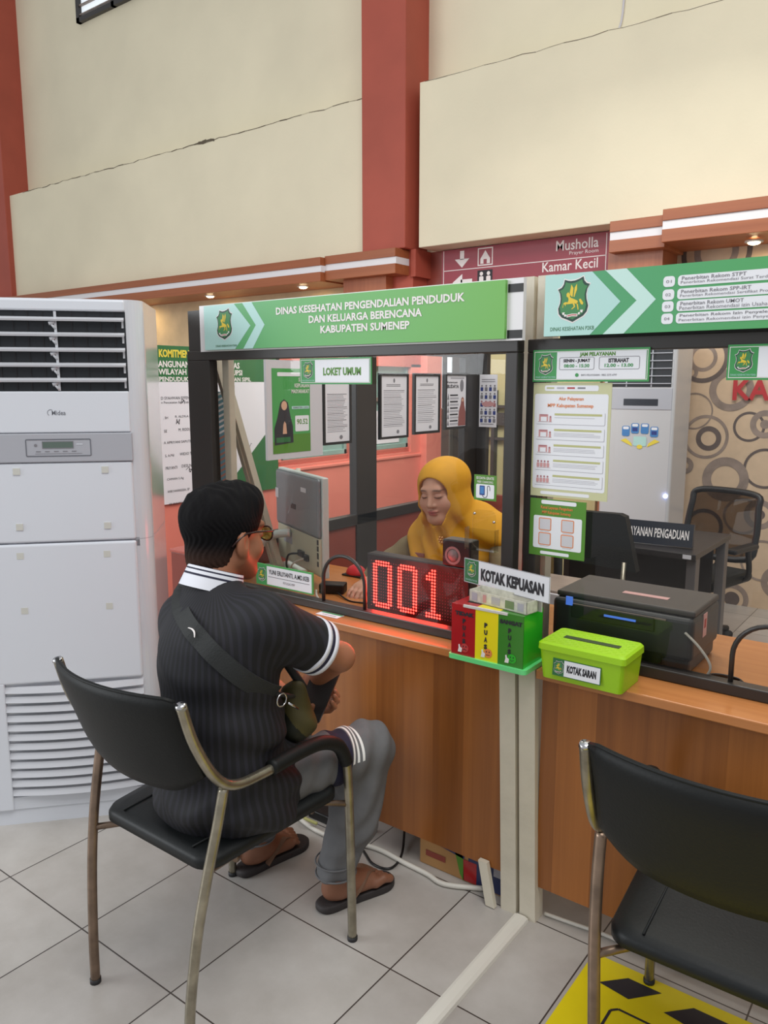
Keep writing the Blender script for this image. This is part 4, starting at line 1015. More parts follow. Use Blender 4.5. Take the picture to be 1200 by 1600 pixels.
t = thing('note_tray', 'small open paper tray with printed sides on top of the voting box', 'tray', (-1.02, 1.90, .937), (0, 0, -R(9)))
b = MB(); w, d, h = .20, .05, .034
b.box((-w / 2, -d / 2, 0), (w / 2, d / 2, .002), 'note_paper')
b.box((-w / 2, -d / 2, 0), (w / 2, -d / 2 + .002, h), 'note_paper'); b.box((-w / 2, d / 2 - .002, 0), (w / 2, d / 2, h + .004), 'note_paper')
for x in (-w / 2, w / 2 - .002): b.box((x, -d / 2, 0), (x + .002, d / 2, h), 'note_paper')
b.build('tray', t)
b = MB(); M = Matrix(((1, 0, 0, 0), (0, 0, -1, -d / 2), (0, 1, 0, 0), (0, 0, 0, 1)))
for x, ww, m in ((-.09, .02, 'ink_light'), (-.05, .012, 'pink_print'), (-.02, .03, 'ink_light'), (.028, .03, 'note_green'), (.07, .02, 'ink_light')):
    b.add([(x, .006, .0008), (x + ww, .006, .0008), (x + ww, .028, .0008), (x, .028, .0008)], [[0, 1, 2, 3]], m, False, M)
b.ring(.043, .017, .006, .010, .0012, 'ink_grey') if False else None
b.build('print', t)
def saran_box():
    t = thing('suggestion_box', 'lime green plastic suggestion box with a slotted lid on the counter', 'box', (-.768, 1.93, .7755))
    x0, x1, y0, y1 = -.877, -.659, 1.862, 1.996
    def taper(z0, z1, g0, g1, m, b, r=.012):
        lo = rrect(x0 - g0, x1 + g0, y0 - g0, y1 + g0 * .2, r); hi = rrect(x0 - g1, x1 + g1, y0 - g1, y1 + g1 * .2, r); n = len(lo)
        b.add([(x, y, z0) for x, y in lo] + [(x, y, z1) for x, y in hi], [list(range(n))[::-1], [n + i for i in range(n)]] + [[i, (i + 1) % n, n + (i + 1) % n, n + i] for i in range(n)], m)
    b = MB(); taper(.7758, .858, 0, .007, 'lime', b); b.build('body', t, True)
    b = MB(); taper(.856, .872, .011, .010, 'lime', b); taper(.872, .877, .010, .004, 'lime', b)
    for i in range(20):
        for j in range(10):
            x = x0 + .006 + i * .0108; y = y0 + .008 + j * .0125
            if (i + j) % 2 == 0: b.box((x - .004, y - .0045, .877), (x + .004, y + .0045, .8776), 'lime')
    b.box((x0 + .035, y0 + .052, .877), (x1 - .03, y0 + .074, .8782), 'slot_dark'); b.build('lid', t, True)
    w, h = .132, .046; M = Matrix.Translation(((x0 + x1) / 2 - .008, y0 - .0075, .815)) @ Matrix.Rotation(PI / 2 - R(4), 4, 'X')
    b = MB(); b.prism(rrect(-w / 2, w / 2, -h / 2, h / 2), 0, .001, 'green_dark', M); b.add([(x, y, .0014) for x, y in rrect(-w / 2 + .032, w / 2 - .002, -h / 2 + .002, h / 2 - .002)], [[0, 1, 2, 3]], 'white', False, M); b.build('label_plate', t, True)
    b = MB(); crest(b, -w / 2 + .017, 0, .034, .0012); b.v = [tuple(M @ Vector(v)) for v in b.v]; b.build('emblem', t, True)
    b = MB(); b.text('KOTAK SARAN', -w / 2 + .040, w / 2 - .012, -.010, .011, .0018, 'ink', .06); b.v = [tuple(M @ Vector(v)) for v in b.v]; b.build('lettering', t, True)
saran_box()
def printer():
    t = thing('printer', 'dark grey inkjet printer behind the lime suggestion box', 'printer', (-.75, 2.21, .776))
    x0, x1, y0, y1 = -.955, -.553, 2.085, 2.345
    b = MB(); b.box((x0 + .01, y0 + .012, .776), (x1 - .01, y1, .83), 'printer_body', .01); b.box((x0, y0, .815), (x1, y1, .935), 'printer_body', .014, 3); b.build('body', t, True)
    b = MB(); b.box((x0 + .003, y0 + .02, .935), (x1 - .003, y1 - .003, .952), 'printer_top', .006, 3); b.box((x0 + .17, y0 + .10, .952), (x0 + .30, y0 + .125, .953), 'label_pink'); b.build('scanner_lid', t, True)
    b = MB(); b.box((x0 + .06, y0 - .006, .885), (x0 + .30, y0 + .006, .925), 'speaker_black', .003); b.box((x0 + .05, y0 - .004, .922), (x0 + .33, y0, .926), 'ring_grey')
    b.box((x0 + .16, y0 - .008, .905), (x0 + .25, y0 - .005, .911), 'blue_light'); b.box((x0 + .045, y0 - .008, .92), (x0 + .065, y0 - .004, .945), 'blue_light'); b.build('control_panel', t, True)
    b = MB(); b.box((x0 + .08, y0 - .014, .79), (x1 - .08, y0 + .02, .797), 'speaker_black', .002); b.box((x0 + .08, y0 - .003, .797), (x1 - .08, y0 + .005, .83), 'slot_black'); b.build('paper_tray', t, True)
    b = MB(); b.box((x1 - .001, y0 + .09, .865), (x1 + .001, y0 + .125, .93), 'label_pink'); b.box((x1, y0 + .10, .89), (x1 + .0016, y0 + .115, .915), 'label_red'); b.build('ink_label', t, True)
    b = MB(); b.tube(cr([(x1 - .02, y0 - .004, .90), (x1 + .02, y0 - .012, .87), (x1 + .05, y0 - .014, .83), (x1 + .045, y0 - .015, .80), (x1 + .02, y0 - .015, .7795)], 6), .0035, 'cable_white', 8); b.build('cable', t, True)
printer()
t = thing('cable_grommet', 'round black cable coil lying on the counter beside the printer', 'cable', (-.47, 2.10, .776))
b = MB()
for k in range(4): b.tube([(.055 * math.cos(2 * PI * i / 24) * (1 - .1 * k), .03 * math.sin(2 * PI * i / 24) * (1 - .1 * k), .004 + .004 * k) for i in range(24)], .0032, 'black', 6, closed=True)
b.build('coil', t)
b = MB(); b.tube(cr([(.05, .0, .004), (.15, .0, .003), (.28, .03, .003), (.45, .06, .003)], 5), .004, 'black', 6); b.build('lead', t)

# ------------------------------------------------------------------ furniture behind the right counter
def desk():
    t = thing('desk', 'black office desk carrying the LAYANAN PENGADUAN sign', 'desk', (-1.35, 4.3, 0))
    x0, x1, y0, y1 = -1.95, -1.02, 3.80, 4.46
    b = MB(); b.box((x0, y0, .72), (x1, y1, .75), 'desk_black', .004); b.build('desktop', t, True)
    for x, y in ((x1 - .05, y0 + .03), (x1 - .05, y1 - .09), (x0 + .01, y0 + .03), (x0 + .01, y1 - .09)):
        b = MB(); b.box((x, y, 0), (x + .045, y + .07, .72), 'desk_grey', .003); b.build('leg', t, True)
    b = MB(); b.box((x0 + .06, y1 - .12, .30), (x1 - .06, y1 - .10, .72), 'desk_black'); b.build('modesty_panel', t, True)
    b = MB(); b.box((x1 - .06, y0 - .002, .725), (x1 - .02, y0, .745), 'paper_grey'); b.build('inventory_tag', t, True)
desk()
t = thing('desk_sign', 'dark blue LAYANAN PENGADUAN sign on the black desk', 'sign', (-1.235, 3.90, .758), (R(78), 0, R(4)))
b = MB(); b.prism([(-.165, 0), (.165, 0), (.165, .115), (-.165, .115)], -.03, 0, 'sign_navy'); b.build('block', t)
b = MB(); b.text('LAYANAN PENGADUAN', -.155, .145, .035, .082, .0012, 'sign_white', .02); b.build('lettering', t)
def office_chair(loc, rot, label):
    t = thing('office_chair', label, 'office chair', loc, (0, 0, rot))
    w = .23
    b = MB(); fr = [(-w + .05, .22, .52), (-w + .01, .25, .64), (-w + .02, .28, .82), (-w + .04, .30, .895), (0, .31, .91), (w - .04, .30, .895), (w - .02, .28, .82), (w - .01, .25, .64), (w - .05, .22, .52)]
    b.tube(cr(fr, 5, True), .019, 'black', 10, closed=True); b.build('back_frame', t)
    b = MB(); P = cr(fr, 5, True); b.add([tuple(p) for p in P], [list(range(len(P)))], 'mesh_back'); b.build('mesh_panel', t)
    b = MB(); b.box((-.24, -.25, .40), (.24, .22, .47), 'vinyl', .03, 3); b.build('seat', t)
    for s in (-1, 1):
        b = MB(); b.tube(cr([(s * .20, .1, .42), (s * .265, .1, .46), (s * .27, .06, .62)], 5), .016, 'black', 8); b.box((s * .27 - .035, -.14, .615), (s * .27 + .035, .13, .645), 'black', .012); b.build('armrest', t)
    b = MB(); b.tube([(0, .20, .42), (0, .26, .46), (0, .262, .56)], .025, 'black', 8); b.build('back_support', t)
    b = MB(); b.tube([(0, 0, .10), (0, 0, .41)], .025, 'chrome', 12)
    for k in range(5):
        a = 2 * PI * k / 5; b.tube([(0, 0, .11), (.27 * math.cos(a), .27 * math.sin(a), .07)], [.028, .018], 'black', 8)
    b.build('base', t)
    for k in range(5):
        a = 2 * PI * k / 5; c = MB(); c.tube([(.27 * math.cos(a) - .02 * math.sin(a), .27 * math.sin(a) + .02 * math.cos(a), .03), (.27 * math.cos(a) + .02 * math.sin(a), .27 * math.sin(a) - .02 * math.cos(a), .03)], .03, 'rubber', 12); c.tube([(.27 * math.cos(a), .27 * math.sin(a), .03), (.27 * math.cos(a), .27 * math.sin(a), .07)], .008, 'black', 6); c.build('castor', t)
    return t
oc = office_chair((-1.27, 4.76, 0), R(-14), 'black office chair with see-through mesh back behind the black desk')
dup(oc, (-1.62, 2.84, 0), (0, 0, 0), 'black office chair under the officer in mustard headscarf')
t = thing('visitor_chair', 'black padded chair back just behind the printer', 'chair', (-1.43, 3.5, 0))
b = MB(); b.prism([(-.24, .70), (-.22, .91), (-.19, .935), (.10, .94), (.13, .93), (.21, .68)], 0, .05, 'vinyl', Matrix(((1, 0, 0, 0), (0, .17, -1, 0), (0, 1, 0, 0), (0, 0, 0, 1)))); b.build('backrest', t)
b = MB(); b.box((-.23, -.02, .42), (.23, .45, .48), 'vinyl', .02); b.build('seat', t)
for x in (-.2, .2):
    for y in (0, .4):
        b = MB(); b.tube([(x, y, 0), (x, y, .43)], .012, 'chrome_worn', 8); b.build('leg', t)
for x in (-.17, .15):
    b = MB(); b.tube([(x, .04, .46), (x, .07, .72)], .011, 'chrome_worn', 8); b.build('back_post', t)
t = thing('low_cabinet', 'pale grey metal cabinet behind the lower green poster', 'cabinet', (-1.21, 2.74, 0))
b = MB(); b.box((-1.33, 2.62, 0), (-1.09, 2.86, .80), 'ring_grey', .004); b.build('body', t, True)
for z0, z1 in ((.46, .83), (.05, .43)):
    b = MB(); b.box((-1.32, 2.608, z0), (-1.10, 2.62, z1 - .04), 'paper_grey', .003); b.box((-1.24, 2.598, z1 - .10), (-1.18, 2.61, z1 - .085), 'chrome'); b.build('drawer', t, True)
# second standing air conditioner
def ac_far():
    t = thing('standing_air_conditioner', 'tall grey white air conditioner against the ringed wallpaper', 'air conditioner', (-1.87, 5.5, 0))
    x0, x1, y0 = -2.13, -1.635, 5.36
    b = MB(); b.box((x0, y0, 0), (x1, y0 + .36, 1.80), 'second_ac', .02, 3); b.box((x1 - .02, y0 - .001, .1), (x1 - .018, y0, 1.8), 'ac_grey'); b.build('body', t, True)
    b = MB(); b.box((x0 + .03, y0 - .003, 1.53), (x1 - .03, y0 + .02, 1.78), 'ac_dark')
    for i in range(5): b.box((x0 + .03, y0 - .014, 1.55 + i * .05), (x1 - .03, y0 + .004, 1.556 + i * .05), 'ac_grey')
    for x in (x0 + .16, x0 + .33): b.box((x, y0 - .006, 1.53), (x + .008, y0, 1.78), 'ac_grey')
    b.build('grille', t, True)
    b = MB(); b.box((x0 + .02, y0 - .004, 1.38), (x1 - .02, y0, 1.52), 'ac_grey'); b.box((x0 + .15, y0 - .006, 1.405), (x1 - .11, y0 - .003, 1.45), 'sign_navy'); b.build('display_strip', t, True)
    b = MB(); M = Matrix(((1, 0, 0, -1.855), (0, 0, -1, y0 - .002), (0, 1, 0, 1.20), (0, 0, 0, 1)))
    o = MB()
    for i, (x, z) in enumerate(((-.10, .03), (-.037, .05), (.03, .05), (.095, .03))): o.rect(x - .027, x + .027, z - .035, z + .035, .001, 'blue_print', .012); o.rect(x - .02, x + .02, z + .012, z + .03, .0014, 'white', .006); o.rect(x - .018, x + .018, z - .02, z + .005, .0014, 'blue_dark' if i % 2 else 'blue_print')
    for sx in (-1, 1): o.poly([(sx * .135, -.035), (sx * .05, -.075), (sx * .06, -.05), (sx * .10, -.02)], .001, 'yellow_print')
    o.rect(-.045, .045, -.07, -.005, .001, 'mint', .01); o.ellipse(0, -.075, .02, .015, .0014, 'yellow_print', 12)
    o.v = [tuple(M @ Vector(v)) for v in o.v]; o.build('sticker', t, True)
    b = MB(); b.sphere((-1.66, y0 - .006, .80), .014, 'blue_led', 12, 8); b.build('indicator_light', t, True)
ac_far()
t = thing('wall_letters', 'red letters KA on the ringed wallpaper under the green edged sign', 'lettering', (-1.30, YB - .02, 1.44), FRONT)
b = MB(); b.text('KA', -.085, .150, 0, .145, .006, 'letter_red', .03); b.build('lettering', t)
b = MB(); b.box((-1.19, 1.9, .0), (-1.18, 1.901, .001), 'black') if False else None
# ------------------------------------------------------------------ big air conditioner
def ac():
    ang = math.atan2(.746, .666)
    F = Vector((-2.302, 1.622, 0)); t = thing('standing_air_conditioner', 'tall white floor standing air conditioner with a louvred outlet beside the seated man', 'air conditioner', tuple(F), (0, 0, ang))
    # local x along the front (0 = right edge), local -y is the front
    W0, W1, D = -.56, 0.0, .36
    def sec(x0, x1, d, r, bul, n=14):
        p = []
        for i in range(n + 1):
            u = i / n; p.append((x0 + (x1 - x0) * u, -bul * (1 - (2 * u - 1) ** 2)))
        for i in range(1, 9):
            a = -PI / 2 + (PI / 2) * i / 8; p.append((x1 + r * math.cos(a), r + r * math.sin(a)))
        p.append((x1 + r + .015, d)); p.append((x0 - r - .015, d))
        for i in range(8):
            a = PI + (PI / 2) * i / 8; p.append((x0 - r + r - r * abs(math.cos(a)), r + r * math.sin(a)))
        return p
    S = sec(W0, W1, D, .055, .0)
    b = MB(); b.prism(S, .06, 1.018, 'ac_side', smooth=False); b.prism(S, 1.021, 1.825, 'ac_side'); b.prism(S, 1.0, 1.03, 'ac_grey', Matrix.Scale(.995, 4))
    for z0, z1 in ((.06, .11), (1.785, 1.825)): pass
    b.build('body', t)
    b = MB(); b.prism(sec(W0 + .02, W1 - .02, .06, .04, 0), 0, .06, 'ac_white'); b.build('base', t)
    # upper front
    b = MB(); b.box((W0, -.012, 1.021), (W1, .01, 1.29), 'ac_white', .006); b.box((W0, -.012, 1.39), (W1, .01, 1.526), 'ac_white', .004); b.box((W0, -.012, 1.785), (W1, .01, 1.822), 'ac_white', .006)
    b.box((W0, -.012, 1.526), (W0 + .02, .01, 1.785), 'ac_white'); b.build('upper_panel', t)
    b = MB(); b.box((W0 + .02, -.002, 1.526), (W1, .003, 1.785), 'ac_dark')
    for i in range(12): b.box((W0 + .03 + i * .045, -.004, 1.53), (W0 + .033 + i * .045, .0, 1.78), 'speaker_black')
    b.build('outlet', t)
    for z in (1.762, 1.713, 1.664, 1.615, 1.566):
        b = MB(); b.prism([(-.006, -.004), (-.022, -.010), (-.024, -.004), (-.006, .004)], W0 + .02, W1 - .004, 'ac_slat', Matrix(((0, 0, 1, 0), (1, 0, 0, 0), (0, 1, 0, z), (0, 0, 0, 1)))); b.build('louvre', t)
    b = MB(); b.box((-.222, -.012, 1.528), (-.214, -.006, 1.783), 'ac_slat')
    for z in (1.762, 1.713, 1.664, 1.615, 1.566): b.tube([(-.219, -.010, z - .012), (-.238, -.014, z - .018)], .006, 'ac_slat', 8); b.tube([(-.218, -.010, z - .035), (-.230, -.012, z - .02)], .004, 'ac_slat', 8)
    b.build('louvre_link', t)
    for z in (1.762, 1.713, 1.664, 1.615, 1.566):
        b = MB(); b.box((-.012, -.008, z - .03), (-.006, .0, z), 'ac_slat'); b.build('louvre_pin', t)
    b = MB(); b.box((W0 - .01, -.016, 1.292), (W1 + .004, .0, 1.388), 'ac_grey', .003); b.build('control_band', t)
    M = Matrix(((1, 0, 0, 0), (0, 0, -1, -.0165), (0, 1, 0, 0), (0, 0, 0, 1)))
    o = MB(); n = rrect(-.333, -.130, 1.313, 1.368, .003); o.line(n + [n[0]], .0035, .0004, 'logo_grey'); o.rect(-.281, -.186, 1.340, 1.360, .0006, 'lcd_green'); o.frame(-.283, -.184, 1.338, 1.362, .002, .0008, 'ink_grey'); o.ellipse(-.303, 1.349, .005, .005, .0006, 'ink_grey', 10)
    for i in range(5): o.rect(-.303 + i * .028, -.288 + i * .028, 1.327, 1.3295, .0006, 'ink_grey')
    o.line([(-.306, 1.321), (-.158, 1.321)], .0012, .0006, 'ink_grey'); o.rect(-.175, -.155, 1.350, 1.353, .0006, 'ac_white'); o.v = [tuple(M @ Vector(v)) for v in o.v]; o.build('control_panel', t)
    o = MB(); M2 = Matrix(((1, 0, 0, 0), (0, 0, -1, -.0125), (0, 1, 0, 0), (0, 0, 0, 1))); o.text('Midea', -.2465, -.203, 1.448, 1.463, .0004, 'logo_grey', .005)
    p = [(-.250 + .010 * math.cos(a), 1.456 + .010 * math.sin(a)) for a in [R(x) for x in range(60, 260, 20)]]; o.line(p, .0016, .0004, 'logo_grey'); o.v = [tuple(M2 @ Vector(v)) for v in o.v]; o.build('logo', t)
    # lower front
    b = MB(); b.box((W0, -.014, .524), (W1, .01, 1.016), 'ac_white', .008, 3); b.box((W0, -.014, .06), (W0 + .10, .01, .53), 'ac_white', .004); b.box((W0 + .1, -.006, .06), (W1, .01, .105), 'ac_white'); b.build('lower_panel', t)
    b = MB(); b.box((W0 + .10, .004, .1), (W1, .008, .524), 'ac_dark'); b.build('intake', t)
    for i in range(12):
        z = .112 + i * .0345; n = 16; vs = []
        for q in range(n + 1):
            u = q / n; x = W0 + .10 + (W1 - W0 - .10) * u; bu = .022 * (1 - (2 * u - 1) ** 2)
            vs += [(x, -.002 - bu, z), (x, -.014 - bu, z + .003), (x, -.004 - bu, z + .023), (x, .004 - bu, z + .023)]
        fs = []
        for q in range(n):
            for k in range(4): fs.append([4 * q + k, 4 * q + (k + 1) % 4, 4 * q + 4 + (k + 1) % 4, 4 * q + 4 + k])
        fs += [[3, 2, 1, 0], [4 * n, 4 * n + 1, 4 * n + 2, 4 * n + 3]]
        b = MB(); b.add(vs, fs, 'ac_slat'); b.build('intake_slat', t)
    for x, z in ((-.369, 1.263), (-.089, 1.264), (-.372, 1.076), (-.091, 1.072), (-.377, .977), (-.098, .973), (-.376, .786), (-.100, .788)):
        b = MB(); b.box((x - .011, -.0148, z - .011), (x + .011, -.0135 if z < 1.02 else -.0115, z + .011), 'tape'); b.build('tape_residue', t)
ac()
t = thing('low_box', 'plain red brown box standing behind the seated man on the left', 'box', (-2.8, 2.5, 0))
b = MB(); b.box((-2.975, 2.28, 0), (-2.60, 2.75, .775), 'red_brown', .004); b.build('body', t, True)
b = MB(); b.box((-2.98, 2.275, .775), (-2.595, 2.755, .79), 'salmon_dark', .003); b.build('lid', t, True)

# ------------------------------------------------------------------ small things on walls and floor
t = thing('wall_camera', 'small white security camera on the red column at the left edge', 'camera', (-10.5, 5.45, 3.98))
b = MB(); b.tube([(-.38, 0, 0), (-.14, -.0, .0)], .06, 'white', 14); b.build('body', t)
b = MB(); b.tube([(-.14, 0, 0), (-.12, 0, 0)], .045, 'black', 14); b.build('lens', t)
b = MB(); b.tube([(-.25, 0, 0), (-.25, .1, .02)], .02, 'white', 8); b.build('bracket', t)
tag(MB().tube(cr([(-2.29, YB - .006, 5.2), (-2.29, YB - .006, 4.21), (-2.33, YB - .006, 4.0), (-2.36, YB - .01, 3.935)], 6), .008, 'paper_grey', 6).build('wall_cable'), 'thin white cable hanging on the upper cream wall', 'cable')
def conduit():
    b = MB(); prof = [(-.024, 0), (-.021, .009), (-.012, .013), (.012, .013), (.021, .009), (.024, 0)]
    b.prism(prof, 0, 1.9, 'cable_white', Matrix(((1, 0, 0, -.938), (0, 0, 1, .01), (0, 1, 0, .0005), (0, 0, 0, 1))))
    tag(b.build('cable_duct'), 'cream floor cable duct running from the posts towards us', 'cable duct')
conduit()
def yellow():
    t = thing('floor_marking', 'yellow floor sticker with black shapes under the right chair', 'floor sticker', (-.2, 1.6, 0))
    b = MB(); b.rect(-.712, .60, 1.10, 1.905, .0012, 'mat_yellow'); b.build('sheet', t, True)
    b = MB(); z = .0017
    for k in range(5):
        o = k * .168
        b.poly([(-.66 + o, 1.808), (-.603 + o, 1.868), (-.515 + o, 1.868), (-.577 + o, 1.797)], z, 'ink')
    for k in range(4):
        y = 1.69 - k * .14; b.poly([(-.69, y - .06), (-.63, y), (-.63, y + .05), (-.69, y - .01)], z, 'ink') if k else None
    b.line([(-.60, 1.18), (-.60, 1.735), (-.585, 1.75), (.5, 1.75)], .007, z, 'ink'); b.poly([(-.60, 1.66), (-.56, 1.70), (-.45, 1.70), (-.45, 1.60), (-.60, 1.60)], z, 'ink'); b.build('print', t, True)
yellow()
tag(MB().tube(cr([(-1.95, 1.95, .009), (-1.769, 1.891, .009), (-1.639, 1.884, .009), (-1.488, 1.923, .009), (-1.371, 1.916, .009), (-1.272, 1.91, .009), (-1.198, 1.90, .009), (-1.09, 1.955, .009)], 8), .008, 'cable_white', 8).build('floor_cable'), 'white cable snaking along the floor under the left counter', 'cable')
tag(MB().tube(cr([(-.89, 1.965, .006), (-.80, 1.975, .006), (-.71, 1.985, .006), (-.60, 1.98, .006), (-.4, 1.99, .006)], 6), .0055, 'cable_white', 8).build('floor_cable'), 'white cable along the floor under the right counter', 'cable')
tag(MB().tube(cr([(-1.467, 2.061, .12), (-1.467, 2.061, .03), (-1.40, 1.95, .006), (-1.386, 1.868, .005), (-1.445, 1.854, .005), (-1.53, 1.90, .005), (-1.7, 1.98, .005)], 8), .004, 'black', 8).build('floor_cable'), 'thin black cable looping on the floor beside the right sandal', 'cable')
t = thing('power_strip', 'black power adapter with cables on the floor behind the seated man', 'power adapter', (-1.75, 1.97, 0))
b = MB(); b.box((-.06, -.03, 0), (.06, .03, .035), 'black', .005); b.build('body', t)
b = MB(); b.tube(cr([(-.04, .0, .03), (-.05, -.06, .06), (-.02, -.10, .05), (.03, -.08, .03)], 6), .006, 'cable_yellow', 8); b.tube(cr([(.05, 0, .02), (.10, -.02, .03), (.13, .02, .008), (.2, .04, .006)], 6), .005, 'black', 8); b.tube(cr([(-.06, .0, .02), (-.12, -.05, .02), (-.18, -.03, .008)], 6), .006, 'cable_white', 8); b.build('cables', t)
def carton():
    t = thing('cardboard_carton', 'printed cardboard carton under the left counter beside the posts', 'carton', (-1.18, 2.08, 0))
    x0, x1, y0 = -1.335, -1.015, 1.962
    b = MB(); b.box((x0, y0, 0), (x1, y0 + .24, .19), 'carton', .003); M = Matrix(((1, 0, 0, 0), (0, 0, -1, y0 - .001), (0, 1, 0, 0), (0, 0, 0, 1)))
    o = MB(); o.rect(-1.15, -1.02, .005, .185, .0004, 'carton_blue'); o.poly([(-1.20, .09), (-1.17, .09), (-1.165, .0), (-1.18, .02)], .0008, 'green_deep'); o.rect(-1.168, -1.12, .005, .075, .0008, 'box_red'); o.poly([(-1.29, .098), (-1.27, .108), (-1.165, .10), (-1.165, .075), (-1.27, .088)], .0008, 'carton_blue'); o.rect(-1.31, -1.235, .035, .055, .0008, 'red_brown'); o.rect(-1.06, -1.03, .06, .10, .0012, 'ink_light')
    o.v = [tuple(M @ Vector(v)) for v in o.v]; o.build('print', t, True)
    o = MB(); o.text('choco', -1.31, -1.12, .108, .17, .0012, 'sign_white', .05); o.text('choco', -1.308, -1.122, .110, .168, .0018, 'carton_blue', .02); o.v = [tuple(M @ Vector(v)) for v in o.v]; o.build('lettering', t, True)
    b.build('box', t, True)
carton()
b = MB(); plank(b, Vector((-1.076, 1.925, .125)), Vector((-1.036, 1.905, .003)), .03, .016, Vector((0, 1, 0)), Vector((1, 0, 0)), 'pole_cream'); tag(b.build('wood_offcut'), 'short cream wooden offcut leaning against the bottom of the counter front', 'wood offcut')

# ------------------------------------------------------------------ visitor chairs
def chair(loc, label):
    t = thing('visitor_chair', label, 'chair', loc)
    # padded curved back
    nu, nv, th = 22, 10, .032; vs = []; fs = []
    def P(i, j, side):
        s = -1 + 2 * i / nu; v = j / nv
        cut = max(0, abs(s) - .55) / .45
        top = .893 + .003 * (1 - s * s) - .006 * max(0, abs(s) - .93) / .07; bot = .632 + .050 * cut ** 1.8 + .006 * s * s
        z = bot + (top - bot) * v
        x = .224 * s; y = -.285 - .055 * (1 - s * s) + (.87 - z) * .36
        e = min(1, min(v, 1 - v) * 5, (1 - abs(s)) * 8) ** .5
        return (x, y + side * (.004 + (th / 2 - .004) * e) + .0, z)
    for side in (-1, 1):
        for j in range(nv + 1):
            for i in range(nu + 1): vs.append(P(i, j, side))
    N = (nu + 1) * (nv + 1)
    for j in range(nv):
        for i in range(nu):
            a = j * (nu + 1) + i; fs.append([a, a + 1, a + nu + 2, a + nu + 1]); fs.append([N + a, N + a + nu + 1, N + a + nu + 2, N + a + 1])
    for i in range(nu):
        fs.append([i + 1, i, N + i, N + i + 1]); a = nv * (nu + 1) + i; fs.append([a, a + 1, N + a + 1, N + a])
    for j in range(nv):
        a = j * (nu + 1); fs.append([a, a + nu + 1, N + a + nu + 1, N + a]); a += nu; fs.append([a + nu + 1, a, N + a, N + a + nu + 1])
    b = MB(); b.add(vs, fs, 'vinyl', True)
    b.build('backrest', t)
    bk = t.children[-1]
    for sd, o in ((1, -.006), (-1, .006)):
        b = MB(); b.tube([(x, y + o, z + .001) for x, y, z in [P(i, nv, sd) for i in range(nu + 1)]], .003, 'vinyl', 6); b.build('piping', bk)
    # seat
    out = []
    for x, y in rrect(-1, 1, -1, 1, .22, 6):
        yy = y * .225 + .015; hw = .205 + (yy + .21) * .07; out.append((x * hw, yy))
    b = MB(); n = len(out); lay = [(.94, .432), (1.0, .438), (1.0, .455), (.975, .465), (.86, .470), (.5, .472)]; vs = []; fs = []
    for k, (s, z) in enumerate(lay):
        for x, y in out: vs.append((x * s, .015 + (y - .015) * s, z + .012 * (y > .1) * (y - .1) / .13))
    for k in range(len(lay) - 1):
        for i in range(n): fs.append([k * n + i, k * n + (i + 1) % n, (k + 1) * n + (i + 1) % n, (k + 1) * n + i])
    fs.append(list(range(n))[::-1]); fs.append([(len(lay) - 1) * n + i for i in range(n)])
    b.add(vs, fs, 'vinyl_seat', True); seat = b.build('seat', t)
    b = MB(); b.tube([(-.135, -.19, .4715), (-.147, .10, .475), (.147, .10, .475), (.135, -.19, .4715)], .0028, 'vinyl', 6); b.build('seam', seat)
    for s in (-1, 1):
        pts = [(.235, -.283, .880), (.237, -.255, .785), (.240, -.205, .69), (.242, -.150, .646), (.243, -.06, .637), (.245, .07, .641), (.246, .15, .633), (.247, .215, .598), (.247, .242, .55), (.247, .252, .45), (.247, .260, .2), (.247, .264, .0)]
        b = MB(); b.tube(cr([(s * x, y, z) for x, y, z in pts], 6), .0125, 'chrome_worn', 12); o = b.build('arm_tube', t)
        b = MB(); b.tube([(s * .235, -.2835, .878), (s * .235, -.285, .8835)], [.0135, .011], 'chrome', 12); b.build('end_cap', o)
        b = MB(); pad = [(.244, -.035, .640), (.245, .07, .643), (.246, .15, .635), (.247, .212, .602), (.247, .243, .545)]; b.tube(cr([(s * x, y, z) for x, y, z in pad], 6), [.019] * 25, 'vinyl', 12); b.build('armrest_pad', o)
        pts = [(.236, -.175, .648), (.232, -.195, .56), (.222, -.222, .44), (.208, -.245, .30), (.194, -.262, .12), (.19, -.266, 0)]
        b = MB(); b.tube(cr([(s * x, y, z) for x, y, z in pts], 6), .0125, 'chrome_worn' if s > 0 else 'chrome_brown', 12); b.build('rear_leg', t)
        for fx, fy in ((.19, -.266), (.247, .264)):
            b = MB(); b.tube([(s * fx, fy, 0), (s * fx, fy, .012)], .0145, 'rubber', 12); b.build('foot_cap', t)
        b = MB(); b.tube([(s * .218, -.228, .412), (s * .17, -.17, .414), (s * .17, .2, .42), (s * .245, .250, .42)], .009, 'chrome_brown', 8); b.build('side_rail', t)
    for y in (-.1, .17):
        b = MB(); b.tube([(-.19, y, .415), (.19, y, .415)], .009, 'chrome_brown', 8); b.build('cross_rail', t)
    return t
c1 = chair((-1.525, 1.28, 0), 'black padded chair with worn metal arms that the man sits on')
c1['group'] = 'black visitor chairs'
c2 = dup(c1, (-.305, 1.626, 0), (0, 0, R(.6)), 'empty black padded chair on the yellow sticker, cut by the picture edge')
